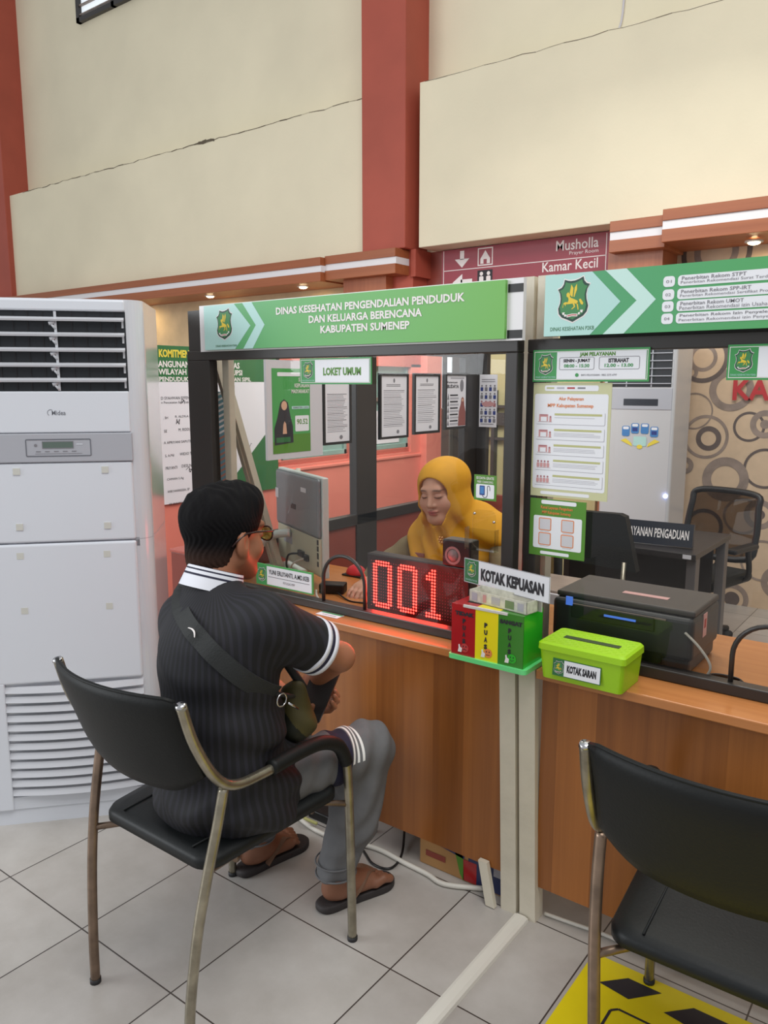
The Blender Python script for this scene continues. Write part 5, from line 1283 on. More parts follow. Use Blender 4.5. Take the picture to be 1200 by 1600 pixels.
# ------------------------------------------------------------------ smooth bodies from distance fields
class SDF:
    def __init__(s, lo, hi, h):
        s.lo = np.array(lo, float); s.h = h
        s.n = np.ceil((np.array(hi) - s.lo) / h).astype(int) + 1
        s.D = np.full(s.n, 0.5, np.float32)
    def sl(s, lo, hi, m):
        a = np.maximum(0, np.floor((np.array(lo) - m - s.lo) / s.h).astype(int)); b = np.minimum(s.n, np.ceil((np.array(hi) + m - s.lo) / s.h).astype(int) + 1)
        S = tuple(slice(int(a[i]), int(max(a[i], b[i]))) for i in range(3))
        g = [(s.lo[i] + s.h * np.arange(S[i].start, S[i].stop)).astype(np.float32) for i in range(3)]
        return S, g[0][:, None, None], g[1][None, :, None], g[2][None, None, :]
    def comb(s, S, d, k, sub=False):
        A = s.D[S]
        if sub: A = -A
        h = np.maximum(k - np.abs(A - d), 0) / k if k > 0 else 0
        r = np.minimum(A, d) - (h * h * k * .25 if k > 0 else 0)
        s.D[S] = -r if sub else r
    def cone(s, a, b, ra, rb, k=.01, cut=None, sub=False, flat=None):
        """tapered capsule; flat=(sx,sy,sz) not used; cut = plane list (point, normal) keeping the negative side"""
        a = np.array(a, float); b = np.array(b, float); rm = max(ra, rb)
        S, X, Y, Z = s.sl(np.minimum(a, b) - rm, np.maximum(a, b) + rm, k + 2.5 * s.h)
        ba = b - a; l2 = float(ba @ ba) + 1e-12
        t = np.clip(((X - a[0]) * ba[0] + (Y - a[1]) * ba[1] + (Z - a[2]) * ba[2]) / l2, 0, 1)
        d = np.sqrt((X - a[0] - ba[0] * t) ** 2 + (Y - a[1] - ba[1] * t) ** 2 + (Z - a[2] - ba[2] * t) ** 2) - (ra + (rb - ra) * t)
        for p, n in (cut or []):
            n = np.array(n, float); n /= np.linalg.norm(n); d = np.maximum(d, (X - p[0]) * n[0] + (Y - p[1]) * n[1] + (Z - p[2]) * n[2])
        s.comb(S, -d if False else d, k, sub) if not sub else s.comb(S, d, k, True)
    def ell(s, c, r, k=.01, M=None, sub=False, cut=None):
        """ellipsoid; M rows = local axes"""
        c = np.array(c, float); r = np.array(r, float); M = np.eye(3) if M is None else np.array(M, float)
        ext = np.sqrt(((M * r[:, None]) ** 2).sum(0))
        S, X, Y, Z = s.sl(c - ext, c + ext, k + 2.5 * s.h)
        q = [(X - c[0]) * M[i, 0] + (Y - c[1]) * M[i, 1] + (Z - c[2]) * M[i, 2] for i in range(3)]
        k0 = np.sqrt((q[0] / r[0]) ** 2 + (q[1] / r[1]) ** 2 + (q[2] / r[2]) ** 2); k1 = np.sqrt((q[0] / r[0] ** 2) ** 2 + (q[1] / r[1] ** 2) ** 2 + (q[2] / r[2] ** 2) ** 2) + 1e-9
        d = k0 * (k0 - 1) / k1
        for p, n in (cut or []):
            n = np.array(n, float); n /= np.linalg.norm(n); d = np.maximum(d, (X - p[0]) * n[0] + (Y - p[1]) * n[1] + (Z - p[2]) * n[2])
        s.comb(S, d.astype(np.float32), k, sub)
    def keep(s, p, n):
        """keep the negative side of a plane"""
        n = np.array(n, float); n /= np.linalg.norm(n)
        S, X, Y, Z = s.sl(s.lo, s.lo + s.n * s.h, 0); s.D = np.maximum(s.D, (X - p[0]) * n[0] + (Y - p[1]) * n[1] + (Z - p[2]) * n[2]).astype(np.float32)
    def warp(s, fn):
        S, X, Y, Z = s.sl(s.lo, s.lo + s.n * s.h, 0); s.D = (s.D + fn(X, Y, Z)).astype(np.float32)
    def at(s, p):
        i = tuple(int(round((p[k] - s.lo[k]) / s.h)) for k in range(3)); return s.D[i]
    def hit(s, p, d, tmax=.8):
        p = np.array(p, float); d = np.array(d, float); d /= np.linalg.norm(d); t = 0
        while t < tmax:
            q = p + d * t; i = ((q - s.lo) / s.h).round().astype(int)
            if (i >= 0).all() and (i < s.n).all() and s.D[tuple(i)] < 0: return q
            t += s.h * .5
        return None
    def mesh(s, smooth=1):
        D = s.D; neg = D < 0
        c = [(dx, dy, dz) for dx in (0, 1) for dy in (0, 1) for dz in (0, 1)]
        n = D.shape; cnt = np.zeros((n[0] - 1, n[1] - 1, n[2] - 1), np.int8)
        for dx, dy, dz in c: cnt += neg[dx:n[0] - 1 + dx, dy:n[1] - 1 + dy, dz:n[2] - 1 + dz]
        act = np.argwhere((cnt > 0) & (cnt < 8))
        idx = np.full(cnt.shape, -1, np.int32); idx[act[:, 0], act[:, 1], act[:, 2]] = np.arange(len(act))
        P = np.zeros((len(act), 3)); W = np.zeros(len(act))
        for i in range(8):
            for j in range(i + 1, 8):
                if sum(abs(c[i][k] - c[j][k]) for k in range(3)) != 1: continue
                a = act + np.array(c[i]); b = act + np.array(c[j])
                da = D[a[:, 0], a[:, 1], a[:, 2]]; db = D[b[:, 0], b[:, 1], b[:, 2]]
                m = (da < 0) != (db < 0); t = np.where(m, da / np.where(m, da - db, 1), 0)
                P += np.where(m[:, None], a + (b - a) * t[:, None], 0); W += m
        P /= W[:, None]
        F = []
        for ax in range(3):
            A = [0, 0, 0]; A[ax] = 1
            s0 = tuple(slice(1, n[k] - 1) for k in range(3)); s1 = tuple(slice(1 + A[k], n[k] - 1 + A[k]) for k in range(3))
            e = np.argwhere(neg[s0] != neg[s1]) + 1
            if not len(e): continue
            e = e[(e[:, 0] < n[0] - 1) & (e[:, 1] < n[1] - 1) & (e[:, 2] < n[2] - 1)]
            u = np.zeros(3, int); v = np.zeros(3, int); u[(ax + 1) % 3] = 1; v[(ax + 2) % 3] = 1
            q = [e - u - v, e - v, e, e - u]; qi = np.stack([idx[k[:, 0], k[:, 1], k[:, 2]] for k in q], 1)
            sg = neg[e[:, 0], e[:, 1], e[:, 2]]; qi[~sg] = qi[~sg][:, ::-1]; F.append(qi[(qi >= 0).all(1)])
        F = np.concatenate(F)
        for _ in range(smooth):
            A = np.zeros_like(P); C = np.zeros(len(P))
            for k in range(4):
                np.add.at(A, F[:, k], P[F[:, (k + 1) % 4]]); np.add.at(C, F[:, k], 1)
                np.add.at(A, F[:, (k + 1) % 4], P[F[:, k]]); np.add.at(C, F[:, (k + 1) % 4], 1)
            P = np.where(C[:, None] > 0, .5 * P + .5 * A / np.maximum(C, 1)[:, None], P)
        return s.lo + P * s.h, F
    def build(s, name, m, parent=None, smooth=1, color=None, faces_mat=None, mats=None):
        V, F = s.mesh(smooth)
        if parent is not None: inv = np.array(wmat(parent).inverted()); L = V @ inv[:3, :3].T + inv[:3, 3]
        else: L = V
        me = bpy.data.meshes.new(name); me.vertices.add(len(L)); me.vertices.foreach_set('co', L.astype(np.float32).ravel())
        me.loops.add(F.size); me.loops.foreach_set('vertex_index', F.astype(np.int32).ravel()); me.polygons.add(len(F))
        me.polygons.foreach_set('loop_start', np.arange(0, F.size, 4, dtype=np.int32)); me.polygons.foreach_set('loop_total', np.full(len(F), 4, np.int32))
        me.update(calc_edges=True); me.validate()
        for q in (mats or [m]): me.materials.append(MATS[q])
        me.polygons.foreach_set('use_smooth', np.ones(len(me.polygons), bool))
        if faces_mat is not None and len(me.polygons) == len(F): me.polygons.foreach_set('material_index', faces_mat(V[F].mean(1)).astype(np.int32))
        if color is not None:
            a = me.color_attributes.new('col', 'FLOAT_COLOR', 'POINT'); c = np.ones((len(V), 4), np.float32); c[:, :3] = color(V); a.data.foreach_set('color', c.ravel())
        o = bpy.data.objects.new(name, me); COL.objects.link(o)
        if parent is not None: o.parent = parent
        return o
def nz(v): v = np.array(v, float); return v / np.linalg.norm(v)
def frame_of(F, up=(0, 0, 1)):
    F = nz(F); Rr = nz(np.cross(F, up)); U = np.cross(Rr, F); return np.array([Rr, F, U])   # right, forward, up
def head(s, c, B, sc=1.0, ears=True, soft=False):
    """c = head centre, B rows = right, forward, up"""
    c = np.array(c, float); W = lambda p: c + (np.array(p, float) * sc) @ B
    E = lambda p, r, k=.012, **kw: s.ell(W(p), np.array(r) * sc, k, B, **kw)
    C = lambda a, b, ra, rb, k=.012, **kw: s.cone(W(a), W(b), ra * sc, rb * sc, k, **kw)
    E((0, -.014, .035), (.077, .097, .086)); E((0, .026, -.040), (.064 if soft else .060, .068, .078), .03); E((0, .068, -.100), (.026, .022, .018), .025 if soft else .02)
    for q in (-1, 1):
        C((q * .056, .0, -.055), (q * .022, .062, -.098), .026 if soft else .022, .022 if soft else .018, .03); E((q * .042, .058, -.036), (.032, .028, .032) if soft else (.026, .024, .024), .025)
    C((-.036, .082 if soft else .084, .026), (.036, .082 if soft else .084, .026), .010, .010, .02)
    for q in (-1, 1): E((q * .032, .110 if soft else .104, .002), (.019, .014, .011), .014, sub=True)
    for q in (-1, 1): E((q * .0315, .081 if soft else .079, .0005), (.0165, .0135, .012), .005)
    n = -.006 if soft else 0
    C((0, .088, .010), (0, .112 + n, -.032), .008, .0115, .014)
    for q in (-1, 1): E((q * .013, .099 + n, -.037), (.0085, .010, .0075), .008)
    E((0, .094, -.060), (.025, .010, .0065), .006); E((0, .092, -.0715), (.021, .011, .0075), .005)
    if ears:
        for q in (-1, 1):
            E((q * .079, -.012, -.018), (.010, .020, .034), .008); E((q * .075, .0, -.040), (.008, .010, .014), .008); E((q * .090, -.004, -.010), (.008, .009, .019), .004, sub=True)
def hand(s, W, d, n, L=.0, curl=(.5, .7, .4), side=1, spread=.06, thumb=(.6, .5)):
    """W wrist, d finger direction, n palm normal (fingers curl towards it), side=+1: thumb on d x n side"""
    W = np.array(W, float); d = nz(d); n = nz(np.array(n) - np.dot(n, d) * d); t = np.cross(d, n) * side
    s.cone(W, W + d * .03, .024, .026, .015)
    B = np.array([t, d, n]); s.ell(W + d * .05, (.040, .048, .017), .012, B)
    for i, (ln, off) in enumerate(((.072, .028), (.080, .010), (.074, -.009), (.058, -.027))):
        p = W + d * .083 + t * off; q = nz(d + t * (off * spread * 20)); r = .0095 if i < 3 else .008; ang = 0
        for k, f in enumerate((.42, .32, .26)):
            ang += curl[k]; e = q * math.cos(ang) + n * math.sin(ang); p2 = p + e * ln * f; s.cone(p, p2, r, r * .92, .004); p = p2; r *= .92
    p = W + d * .028 + t * .026; e = nz(t * .75 + d * .6 + n * .35); p2 = p + e * .038; s.cone(p, p2, .014, .011, .010); e2 = nz(t * thumb[0] * .4 + d * .8 + n * thumb[1]); p3 = p2 + e2 * .03; s.cone(p2, p3, .0105, .0095, .004); e3 = nz(e2 + n * .35); s.cone(p3, p3 + e3 * .024, .0095, .008, .004)
def foot(s, ank, heel, toe, big=1):
    """bare foot; toes in a fan at the end"""
    heel = np.array(heel, float); toe = np.array(toe, float); d = nz(toe - heel); t = np.array([d[1], -d[0], 0]) ; L = np.linalg.norm(toe - heel)
    s.cone(ank, heel + d * .035 + (0, 0, .045), .034, .032, .02); s.cone(heel + d * .025 + (0, 0, .032), heel + d * .08 + (0, 0, .045), .029, .034, .02)
    s.cone(heel + d * .06 + (0, 0, .05), heel + d * (L * .68) + (0, 0, .026), .034, .024, .02)
    for q in (-.02, .018): s.cone(heel + d * .05 + t * q * .6 + (0, 0, .03), heel + d * L * .72 + t * q * 1.2 + (0, 0, .022), .026, .021, .02)
    for i in range(5):
        o = (-.036 + i * .018) * -big; ln = [.052, .05, .044, .036, .028][i]; r = [.0135, .0098, .0094, .009, .0085][i]
        p = heel + d * (L * .72 + .004) + t * o + (0, 0, .019); m = p + d * ln * .55 + (0, 0, .006); s.cone(p, m, r * 1.05, r, .006); s.cone(m, p + d * ln + (0, 0, -.002), r, r * .95, .003)
L3 = lambda c: np.array(lin(c)[:3])
def blend(base, tgt, w): return base + (L3(tgt) - base) * w[:, None]
def sst(x, a, b): t = np.clip((x - a) / (b - a), 0, 1); return t * t * (3 - 2 * t)

# ------------------------------------------------------------------ seated man
HB = frame_of((.04, 1, -.10)); HC = np.array([-1.530, 1.350, 1.168])
def man():
    t = thing('person', 'seated man seen from behind in a dark striped polo and grey trousers, holding a phone', 'person', (-1.5, 1.25, 0))
    hipL, hipR = np.array([-1.565, 1.235, .555]), np.array([-1.40, 1.235, .555]); knL, knR = np.array([-1.66, 1.70, .49]), np.array([-1.358, 1.715, .488])
    anL, anR = np.array([-1.737, 1.615, .10]), np.array([-1.412, 1.63, .10])
    shL, shR = np.array([-1.602, 1.275, .942]), np.array([-1.335, 1.29, .975]); elL, elR = np.array([-1.665, 1.47, .785]), np.array([-1.296, 1.522, .837])
    wrL, wrR = np.array([-1.510, 1.570, .632]), np.array([-1.455, 1.600, .712])
    s = SDF((-1.86, .98, -.01), (-1.15, 1.92, 1.33), .004)
    head(s, HC, HB)
    nb = HC + np.array([0, -.035, -.06]) @ HB; s.cone(nb, (-1.505, 1.268, 1.01), .056, .060, .03)
    s.cone((-1.495, 1.275, .95), (-1.47, 1.245, .80), .065, .10, .05); s.ell((-1.47, 1.255, .88), (.145, .105, .15), .05); s.ell((-1.47, 1.25, .68), (.145, .115, .16), .05); s.ell((-1.48, 1.235, .555), (.15, .115, .08), .05)
    for sh, el, wr in ((shL, elL, wrL), (shR, elR, wrR)):
        s.cone(sh, el, .048, .037, .03); s.cone(el, wr, .038, .025, .015)
    for hp, kn, an in ((hipL, knL, anL), (hipR, knR, anR)):
        s.cone(hp, kn, .075, .052, .03); s.cone(kn, an, .054, .034, .02); s.cone(kn + (0, -.02, -.06), kn + (0, -.045, -.18), .048, .045, .03)
    foot(s, anR, (-1.425, 1.592, .024), (-1.358, 1.80, .024), 1); foot(s, anL, (-1.747, 1.565, .024), (-1.715, 1.79, .024), -1)
    # left hand holds the phone from below and behind, right hand steadies it
    hand(s, wrL, (.66, .30, .10), (-.15, -.55, .83), curl=(.12, .55, 1.05), side=1, thumb=(.2, .9))
    hand(s, wrR, (-.62, .25, -.62), (-.3, -.8, -.1), curl=(.3, .4, .3), side=-1, thumb=(.3, .7))
    def col(V):
        c = np.tile(L3((158, 104, 76)), (len(V), 1)); q = (V - HC) @ HB.T
        c = blend(c, (134, 90, 68), sst(V[:, 2], .2, .06)); c = blend(c, (150, 84, 70), np.exp(-(((q[:, 0]) / .022) ** 2 + ((q[:, 1] - .095) / .02) ** 2 + ((q[:, 2] + .066) / .010) ** 2)))
        for sg in (-1, 1): c = blend(c, (30, 22, 20), np.exp(-((q[:, 0] - sg * .032) / .017) ** 2 - ((q[:, 2] - .022) / .005) ** 2) * (q[:, 1] > .06))
        return c
    s.build('body', 'skin', t, 1, col)
    # hair: a short dark cap fading out at the sides and nape
    h = SDF(HC - .15, HC + .16, .003); E = lambda p, r, k=.012, **kw: h.ell(HC + np.array(p) @ HB, r, k, HB, **kw)
    E((0, -.018, .042), (.086, .106, .092), .01); E((0, -.052, -.042), (.066, .058, .086), .03); E((.0, .035, .085), (.066, .062, .05), .03); E((0, -.085, .045), (.06, .04, .06), .03)
    # open the face, temples and the area round the ears
    E((0, .135, -.045), (.12, .10, .12), .008, sub=True); E((.092, .058, -.055), (.05, .060, .085), .008, sub=True); E((-.092, .058, -.055), (.05, .060, .085), .008, sub=True)
    E((.10, .0, -.05), (.045, .036, .06), .006, sub=True); E((-.10, .0, -.05), (.045, .036, .06), .006, sub=True)
    h.keep(HC + np.array([0, -.06, -.108]) @ HB, -(np.array([0, -.42, 1]) @ HB) * 1)
    rr = np.random.RandomState(1)
    def fuzz(X, Y, Z):
        a_ = np.arctan2(X - HC[0], Y - HC[1]); return .0014 * np.sin(a_ * 46 + 6 * np.sin(Z * 60)) * np.clip((HC[2] + .09 - Z) * 20, .2, 1) + .0030 * np.sin(X * 150 + 3 * np.sin(Y * 60)) * np.sin(Y * 130 + 2) * np.clip((Z - HC[2] - .03) * 12, 0, 1)
    h.warp(fuzz)
    def hcol(V):
        q = (V - HC) @ HB.T; c = np.tile(L3((17, 16, 18)), (len(V), 1)); w = sst(q[:, 2], -.01, -.085) * .55 + sst(q[:, 1], .02, .07) * sst(q[:, 2], .06, .0) * .55
        return blend(c, (84, 58, 46), np.clip(w, 0, .7))
    h.build('hair', 'hair', t, 1, hcol)
    # polo shirt
    p = SDF((-1.86, 1.0, .42), (-1.16, 1.72, 1.14), .005)
    p.cone((-1.510, 1.282, 1.030), (-1.475, 1.25, .84), .078, .108, .05)
    for e_, r_ in ((shL, .050), (shR, .055)): p.cone((-1.512, 1.285, 1.012), e_ + (0, 0, .004), .055, r_, .02); p.ell((-1.465, 1.252, .87), (.158, .124, .16), .04); p.ell((-1.46, 1.252, .70), (.158, .136, .18), .04); p.ell((-1.465, 1.24, .545), (.174, .142, .11), .04)
    p.cone((-1.592, 1.27, .945), (-1.36, 1.285, .972), .062, .068, .05)
    dirR = nz(elR - shR); cutR = shR + dirR * .185; dirL = nz(elL - shL); cutL = shL + dirL * .2
    p.cone(shR, cutR + dirR * .08, .072, .070, .04, cut=[(cutR, dirR)]); p.cone(shL, cutL + dirL * .08, .066, .066, .04, cut=[(cutL, dirL)])
    p.cone((-1.365, 1.30, .50), (-1.40, 1.38, .56), .088, .075, .05); p.cone((-1.575, 1.32, .50), (-1.56, 1.38, .56), .088, .075, .05)
    def folds(X, Y, Z):
        return (.0045 * np.sin((X * .7 + Z) * 62 + 3 * np.sin(Y * 9 + X * 14)) * np.clip((1.0 - Z) * 3, 0, 1) + .005 * np.sin((Z * 1.2 - X * .9 + Y * .6) * 38 + 2.2 * np.sin(X * 21)) * np.clip((.84 - Z) * 4, 0, 1))
    p.warp(folds)
    p.ell((-1.512, 1.300, 1.100), (.068, .074, .055), .010, sub=True)
    p.keep((-1.5, 1.2, .466), (0, .0, -1))
    sh = p.build('polo_shirt', 'polo', t, 2)
    # cuffs
    for cut, d in ((cutR, dirR), (cutL, dirL)):
        b = MB()
        for o, w, m in ((-.034, .013, 'cloth_white'), (-.020, .009, 'navy'), (-.009, .013, 'cloth_white')):
            c0 = cut + d * o; b.tube([tuple(c0 - d * .0), tuple(c0 + d * w)], .0735 if cut is cutR else .068, m, 40)
        b.build('sleeve_cuff', sh, True)
    # collar: stand with white, black, white bands, white fold below
    b = MB(); bc = np.array([-1.514, 1.288, 1.060]); ax = nz((.02, .36, 1)); u = nz(np.cross(ax, (0, 1, 0))); v = np.cross(ax, u)
    for z0, z1, r0, r1, m in ((-.026, .004, .080, .074, 'cloth_white'), (.004, .009, .0745, .073, 'navy'), (.009, .017, .073, .0715, 'cloth_white'), (.017, .021, .0715, .0705, 'navy'), (.021, .027, .0705, .069, 'cloth_white'), (.027, .028, .069, .064, 'navy'), (.028, -.01, .064, .062, 'navy')):
        n = 40; vs = []
        for k in range(n):
            a = 2 * PI * k / n; dr = u * math.cos(a) + v * math.sin(a) * 1.04
            vs += [tuple(bc + ax * z0 + dr * r0), tuple(bc + ax * z1 + dr * r1)]
        b.add(vs, [[2 * k, 2 * ((k + 1) % n), 2 * ((k + 1) % n) + 1, 2 * k + 1] for k in range(n)], m, True)
    b.build('collar', sh, True)
    # trousers
    q = SDF((-1.86, 1.03, .06), (-1.2, 1.84, .72), .005)
    q.ell((-1.48, 1.235, .55), (.155, .115, .08), .05)
    for hp, kn, an in ((hipL, knL, anL), (hipR, knR, anR)):
        q.cone(hp, kn, .084, .074, .04); q.cone(kn, an + (0, 0, .015), .076, .057, .03); q.cone(kn + (0, -.03, -.09), kn + (0, -.04, -.22), .06, .056, .04)
    q.keep((0, 0, .105), (0, 0, -1))
    q.warp(lambda X, Y, Z: .004 * np.sin((Y * 1.3 - Z * .9 + X * .4) * 58 + 2 * np.sin(X * 19 + Z * 13)) * np.clip((Y - 1.3) * 5, 0, 1) + .0035 * np.sin(Z * 75 + 2 * np.sin(X * 30)) * np.clip((.26 - Z) * 6, 0, 1))
    q.ell(anR + (0, 0, -.01), (.046, .046, .05), .004, sub=True); q.ell(anL + (0, 0, -.01), (.046, .046, .05), .004, sub=True)
    tr = q.build('trousers', 'trouser', t, 2)
    for an in (anR, anL):
        b = MB()
        for z in (.112, .150): b.tube([(an[0] + .0605 * math.cos(2 * PI * k / 28), an[1] + .0605 * math.sin(2 * PI * k / 28), z) for k in range(28)], .0028, 'trouser_grey', 6, closed=True)
        b.build('hem', tr, True)
    # spectacles
    b = MB(); G = lambda p: tuple(HC + np.array(p) @ HB)
    for q_ in (-1, 1):
        b.tube([G((q_ * .033 + .027 * math.cos(a), .111 - .006 * abs(math.cos(a)), .0 + .019 * math.sin(a))) for a in [2 * PI * k / 20 for k in range(20)]], .0022, 'glass_frame', 6, closed=True)
        b.tube([G(x) for x in ((q_ * .060, .107, .010), (q_ * .076, .085, .012), (q_ * .083, .03, .013), (q_ * .085, -.008, .010), (q_ * .082, -.034, -.008), (q_ * .078, -.045, -.022))], .0026, 'glass_frame', 8)
    b.tube([G((-.007, .112, .004)), G((0, .118, .007)), G((.007, .112, .004))], .002, 'glass_frame', 6)
    g = b.build('spectacles', t, True)
    for q_ in (-1, 1):
        b = MB(); b.add([G((q_ * .033 + .026 * math.cos(a), .110 - .006 * abs(math.cos(a)), .018 * math.sin(a))) for a in [2 * PI * k / 20 for k in range(20)]], [list(range(20))], 'lens'); b.build('lens', g, True)
    # flip-flops
    for heel, toe, an, big in (((-1.433, 1.574, 0), (-1.351, 1.828, 0), anR, 1), ((-1.751, 1.546, 0), (-1.711, 1.821, 0), anL, -1)):
        heel = np.array(heel); toe = np.array(toe); d = nz(toe - heel); tt = np.array([d[1], -d[0], 0]); Ln = np.linalg.norm(toe - heel)
        out = []
        for a, w in ((0, .018), (.03, .034), (.10, .036), (.17, .042), (.22, .046), (.25, .036), (.268, .014)): out.append((a * Ln / .268, w))
        P = [tuple(heel + d * a + tt * w) for a, w in out] + [tuple(heel + d * a - tt * w) for a, w in out[::-1]]
        ring = cr(P, 4, True); b = MB(); n = len(ring); vs = []
        ctr = sum((Vector(x) for x in ring), Vector()) / n
        for z, k in ((.001, .96), (.006, 1.0), (.019, 1.0), (.0235, .965), (.0238, .9)): vs += [tuple(ctr + (x - ctr) * k + Vector((0, 0, z))) for x in ring]
        fs = [list(range(n))[::-1], [4 * n + i for i in range(n)]]
        for k in range(4): fs += [[k * n + i, k * n + (i + 1) % n, (k + 1) * n + (i + 1) % n, (k + 1) * n + i] for i in range(n)]
        b.add(vs, fs, 'sole', True); so = b.build('sandal', t, True)
        b = MB()
        for sg in (-1, 1):
            pts = [heel + d * .085 + tt * sg * .042 + (0, 0, .022), heel + d * .12 + tt * sg * .041 + (0, 0, .055), heel + d * .165 + tt * (sg * .020 + .006 * -big) + (0, 0, .072), heel + d * .207 + tt * .012 * -big + (0, 0, .050)]
            c = cr([tuple(x) for x in pts], 6); b.ribbon(c, [(0, 0, 1)] * len(c), .022, .004, 'strap_brown')
        b.tube([tuple(heel + d * .205 + tt * .012 * -big + (0, 0, .050)), tuple(heel + d * .207 + tt * .012 * -big + (0, 0, .02))], .004, 'strap_brown', 8); b.build('strap', so, True)
    return p
shirt_field = man()
# phone in his hands
t = thing('phone', 'dark phone held by the seated man in his lap', 'phone', (-1.416, 1.566, .692))
ax = nz((.10, .50, .84)); wx = nz(np.array([.95, .28, -.25])); wx = nz(wx - ax * np.dot(wx, ax)); nn = np.cross(wx, ax)
M = Matrix(((wx[0], ax[0], nn[0], 0), (wx[1], ax[1], nn[1], 0), (wx[2], ax[2], nn[2], 0), (0, 0, 0, 1)))
b = MB(); b.prism(rrect(-.037, .037, -.077, .077, .009), -.0045, .0045, 'phone_body', M); b.build('case', t)
b = MB(); b.poly(rrect(-.034, .034, -.073, .073, .006), .005, 'phone_body', M); b.build('screen', t)
# cross-body bag
def bag():
    t = thing('crossbody_bag', 'olive and black crossbody bag with a wide black strap on the man in the polo', 'bag', (-1.36, 1.45, .62))
    pts = []; nr = []
    # over the left shoulder first, then diagonally down the back to the right flank
    top = []; tn = []
    for k in range(6):
        a = R(55 + 13 * k); u = np.array([-.10, math.cos(a), math.sin(a)]); ctr = np.array([-1.552, 1.272, .935])
        h = shirt_field.hit(ctr + u * .25, -u, .24)
        if h is not None: top.append(h + u * .003); tn.append(u)
    A = np.array([-1.560, 1.195, 1.030]); Z_ = np.array([-1.305, 1.325, .785]); d = nz((-.72, .69, 0))
    for i in range(1, 12):
        o = A + (Z_ - A) * i / 11 - d * .35; h = shirt_field.hit(o, d, .9)
        if h is None: continue
        pts.append(h - d * .003); nr.append(-d)
    nt_ = len(top)
    if len(pts) > 2:
        c = cr([tuple(x) for x in top + pts], 4); ns = []
        N0 = tn + nr
        for i in range(len(c)): u = i / (len(c) - 1) * (len(N0) - 1); k = min(int(u), len(N0) - 2); ns.append(tuple(N0[k] * (1 - u + k) + N0[k + 1] * (u - k)))
        b = MB(); b.ribbon(c, ns, [.03] * 18 + [.03 + .016 * min(1, i / 6) for i in range(len(c) - 18)], .005, 'strap_black'); b.build('strap', t, True)
        e = np.array(c[-1])
        # white brand-like tick on the strap
        k = 4 * nt_ + 5; P = Vector(c[k]); N = Vector(ns[k]).normalized(); T = (Vector(c[k + 1]) - Vector(c[k - 1])).normalized(); S = T.cross(N)
        b = MB(); q = [P + N * .0062 + T * a + S * s_ for a, s_ in ((-.014, .004), (-.003, -.003), (.008, -.002), (.018, .008))]
        b.tube(cr([tuple(x) for x in q], 4), [.0012 + .0012 * math.sin(PI * i / 12) for i in range(13)], 'sign_white', 6); b.build('strap_emblem', t, True)
    else: e = np.array([-1.315, 1.34, .79])
    g = SDF((-1.50, 1.30, .54), (-1.22, 1.58, .86), .004)
    B = frame_of((.5, .8, .1)); g.ell((-1.380, 1.440, .690), (.036, .042, .070), .03, B); g.cone((-1.385, 1.43, .655), (-1.372, 1.455, .655), .040, .038, .03); g.cone((-1.385, 1.43, .74), (-1.378, 1.44, .755), .026, .022, .03)
    g.warp(lambda X, Y, Z: .003 * np.sin(Y * 70 + Z * 40) * np.sin(Z * 50 + 2))
    g.build('pouch', 'bag_olive', t, 1, faces_mat=lambda C: ((C[:, 2] - .672) + (C[:, 0] + C[:, 1] - .060) * .9 < -.010).astype(int), mats=['bag_olive', 'bag_dark'])
    b = MB(); p0 = Vector((-1.365, 1.415, .745)); b.tube(cr([tuple(e), tuple((Vector(tuple(e)) + p0) / 2 + Vector((.01, 0, 0))), tuple(p0)], 5), .006, 'strap_black', 8); b.build('strap_end', t, True)
    b = MB(); c0 = Vector(tuple(e)) + Vector((.02, .0, -.012)); b.tube([tuple(c0 + Vector((.0, .016 * math.cos(a), .016 * math.sin(a)))) for a in [2 * PI * k / 16 for k in range(16)]], .0022, 'chrome', 6, closed=True); b.tube([tuple(c0 + Vector((.004, .018, -.012))), tuple(c0 + Vector((.006, .05, -.038)))], .003, 'chrome', 6); b.build('buckle', t, True)
    b = MB(); b.tube(cr([(-1.37, 1.46, .75), (-1.42, 1.42, .85), (-1.50, 1.39, .93), tuple(top[0]) if top else (-1.578, 1.33, 1.0)], 5), .012, 'strap_black', 8); b.build('front_strap', t, True)
bag()

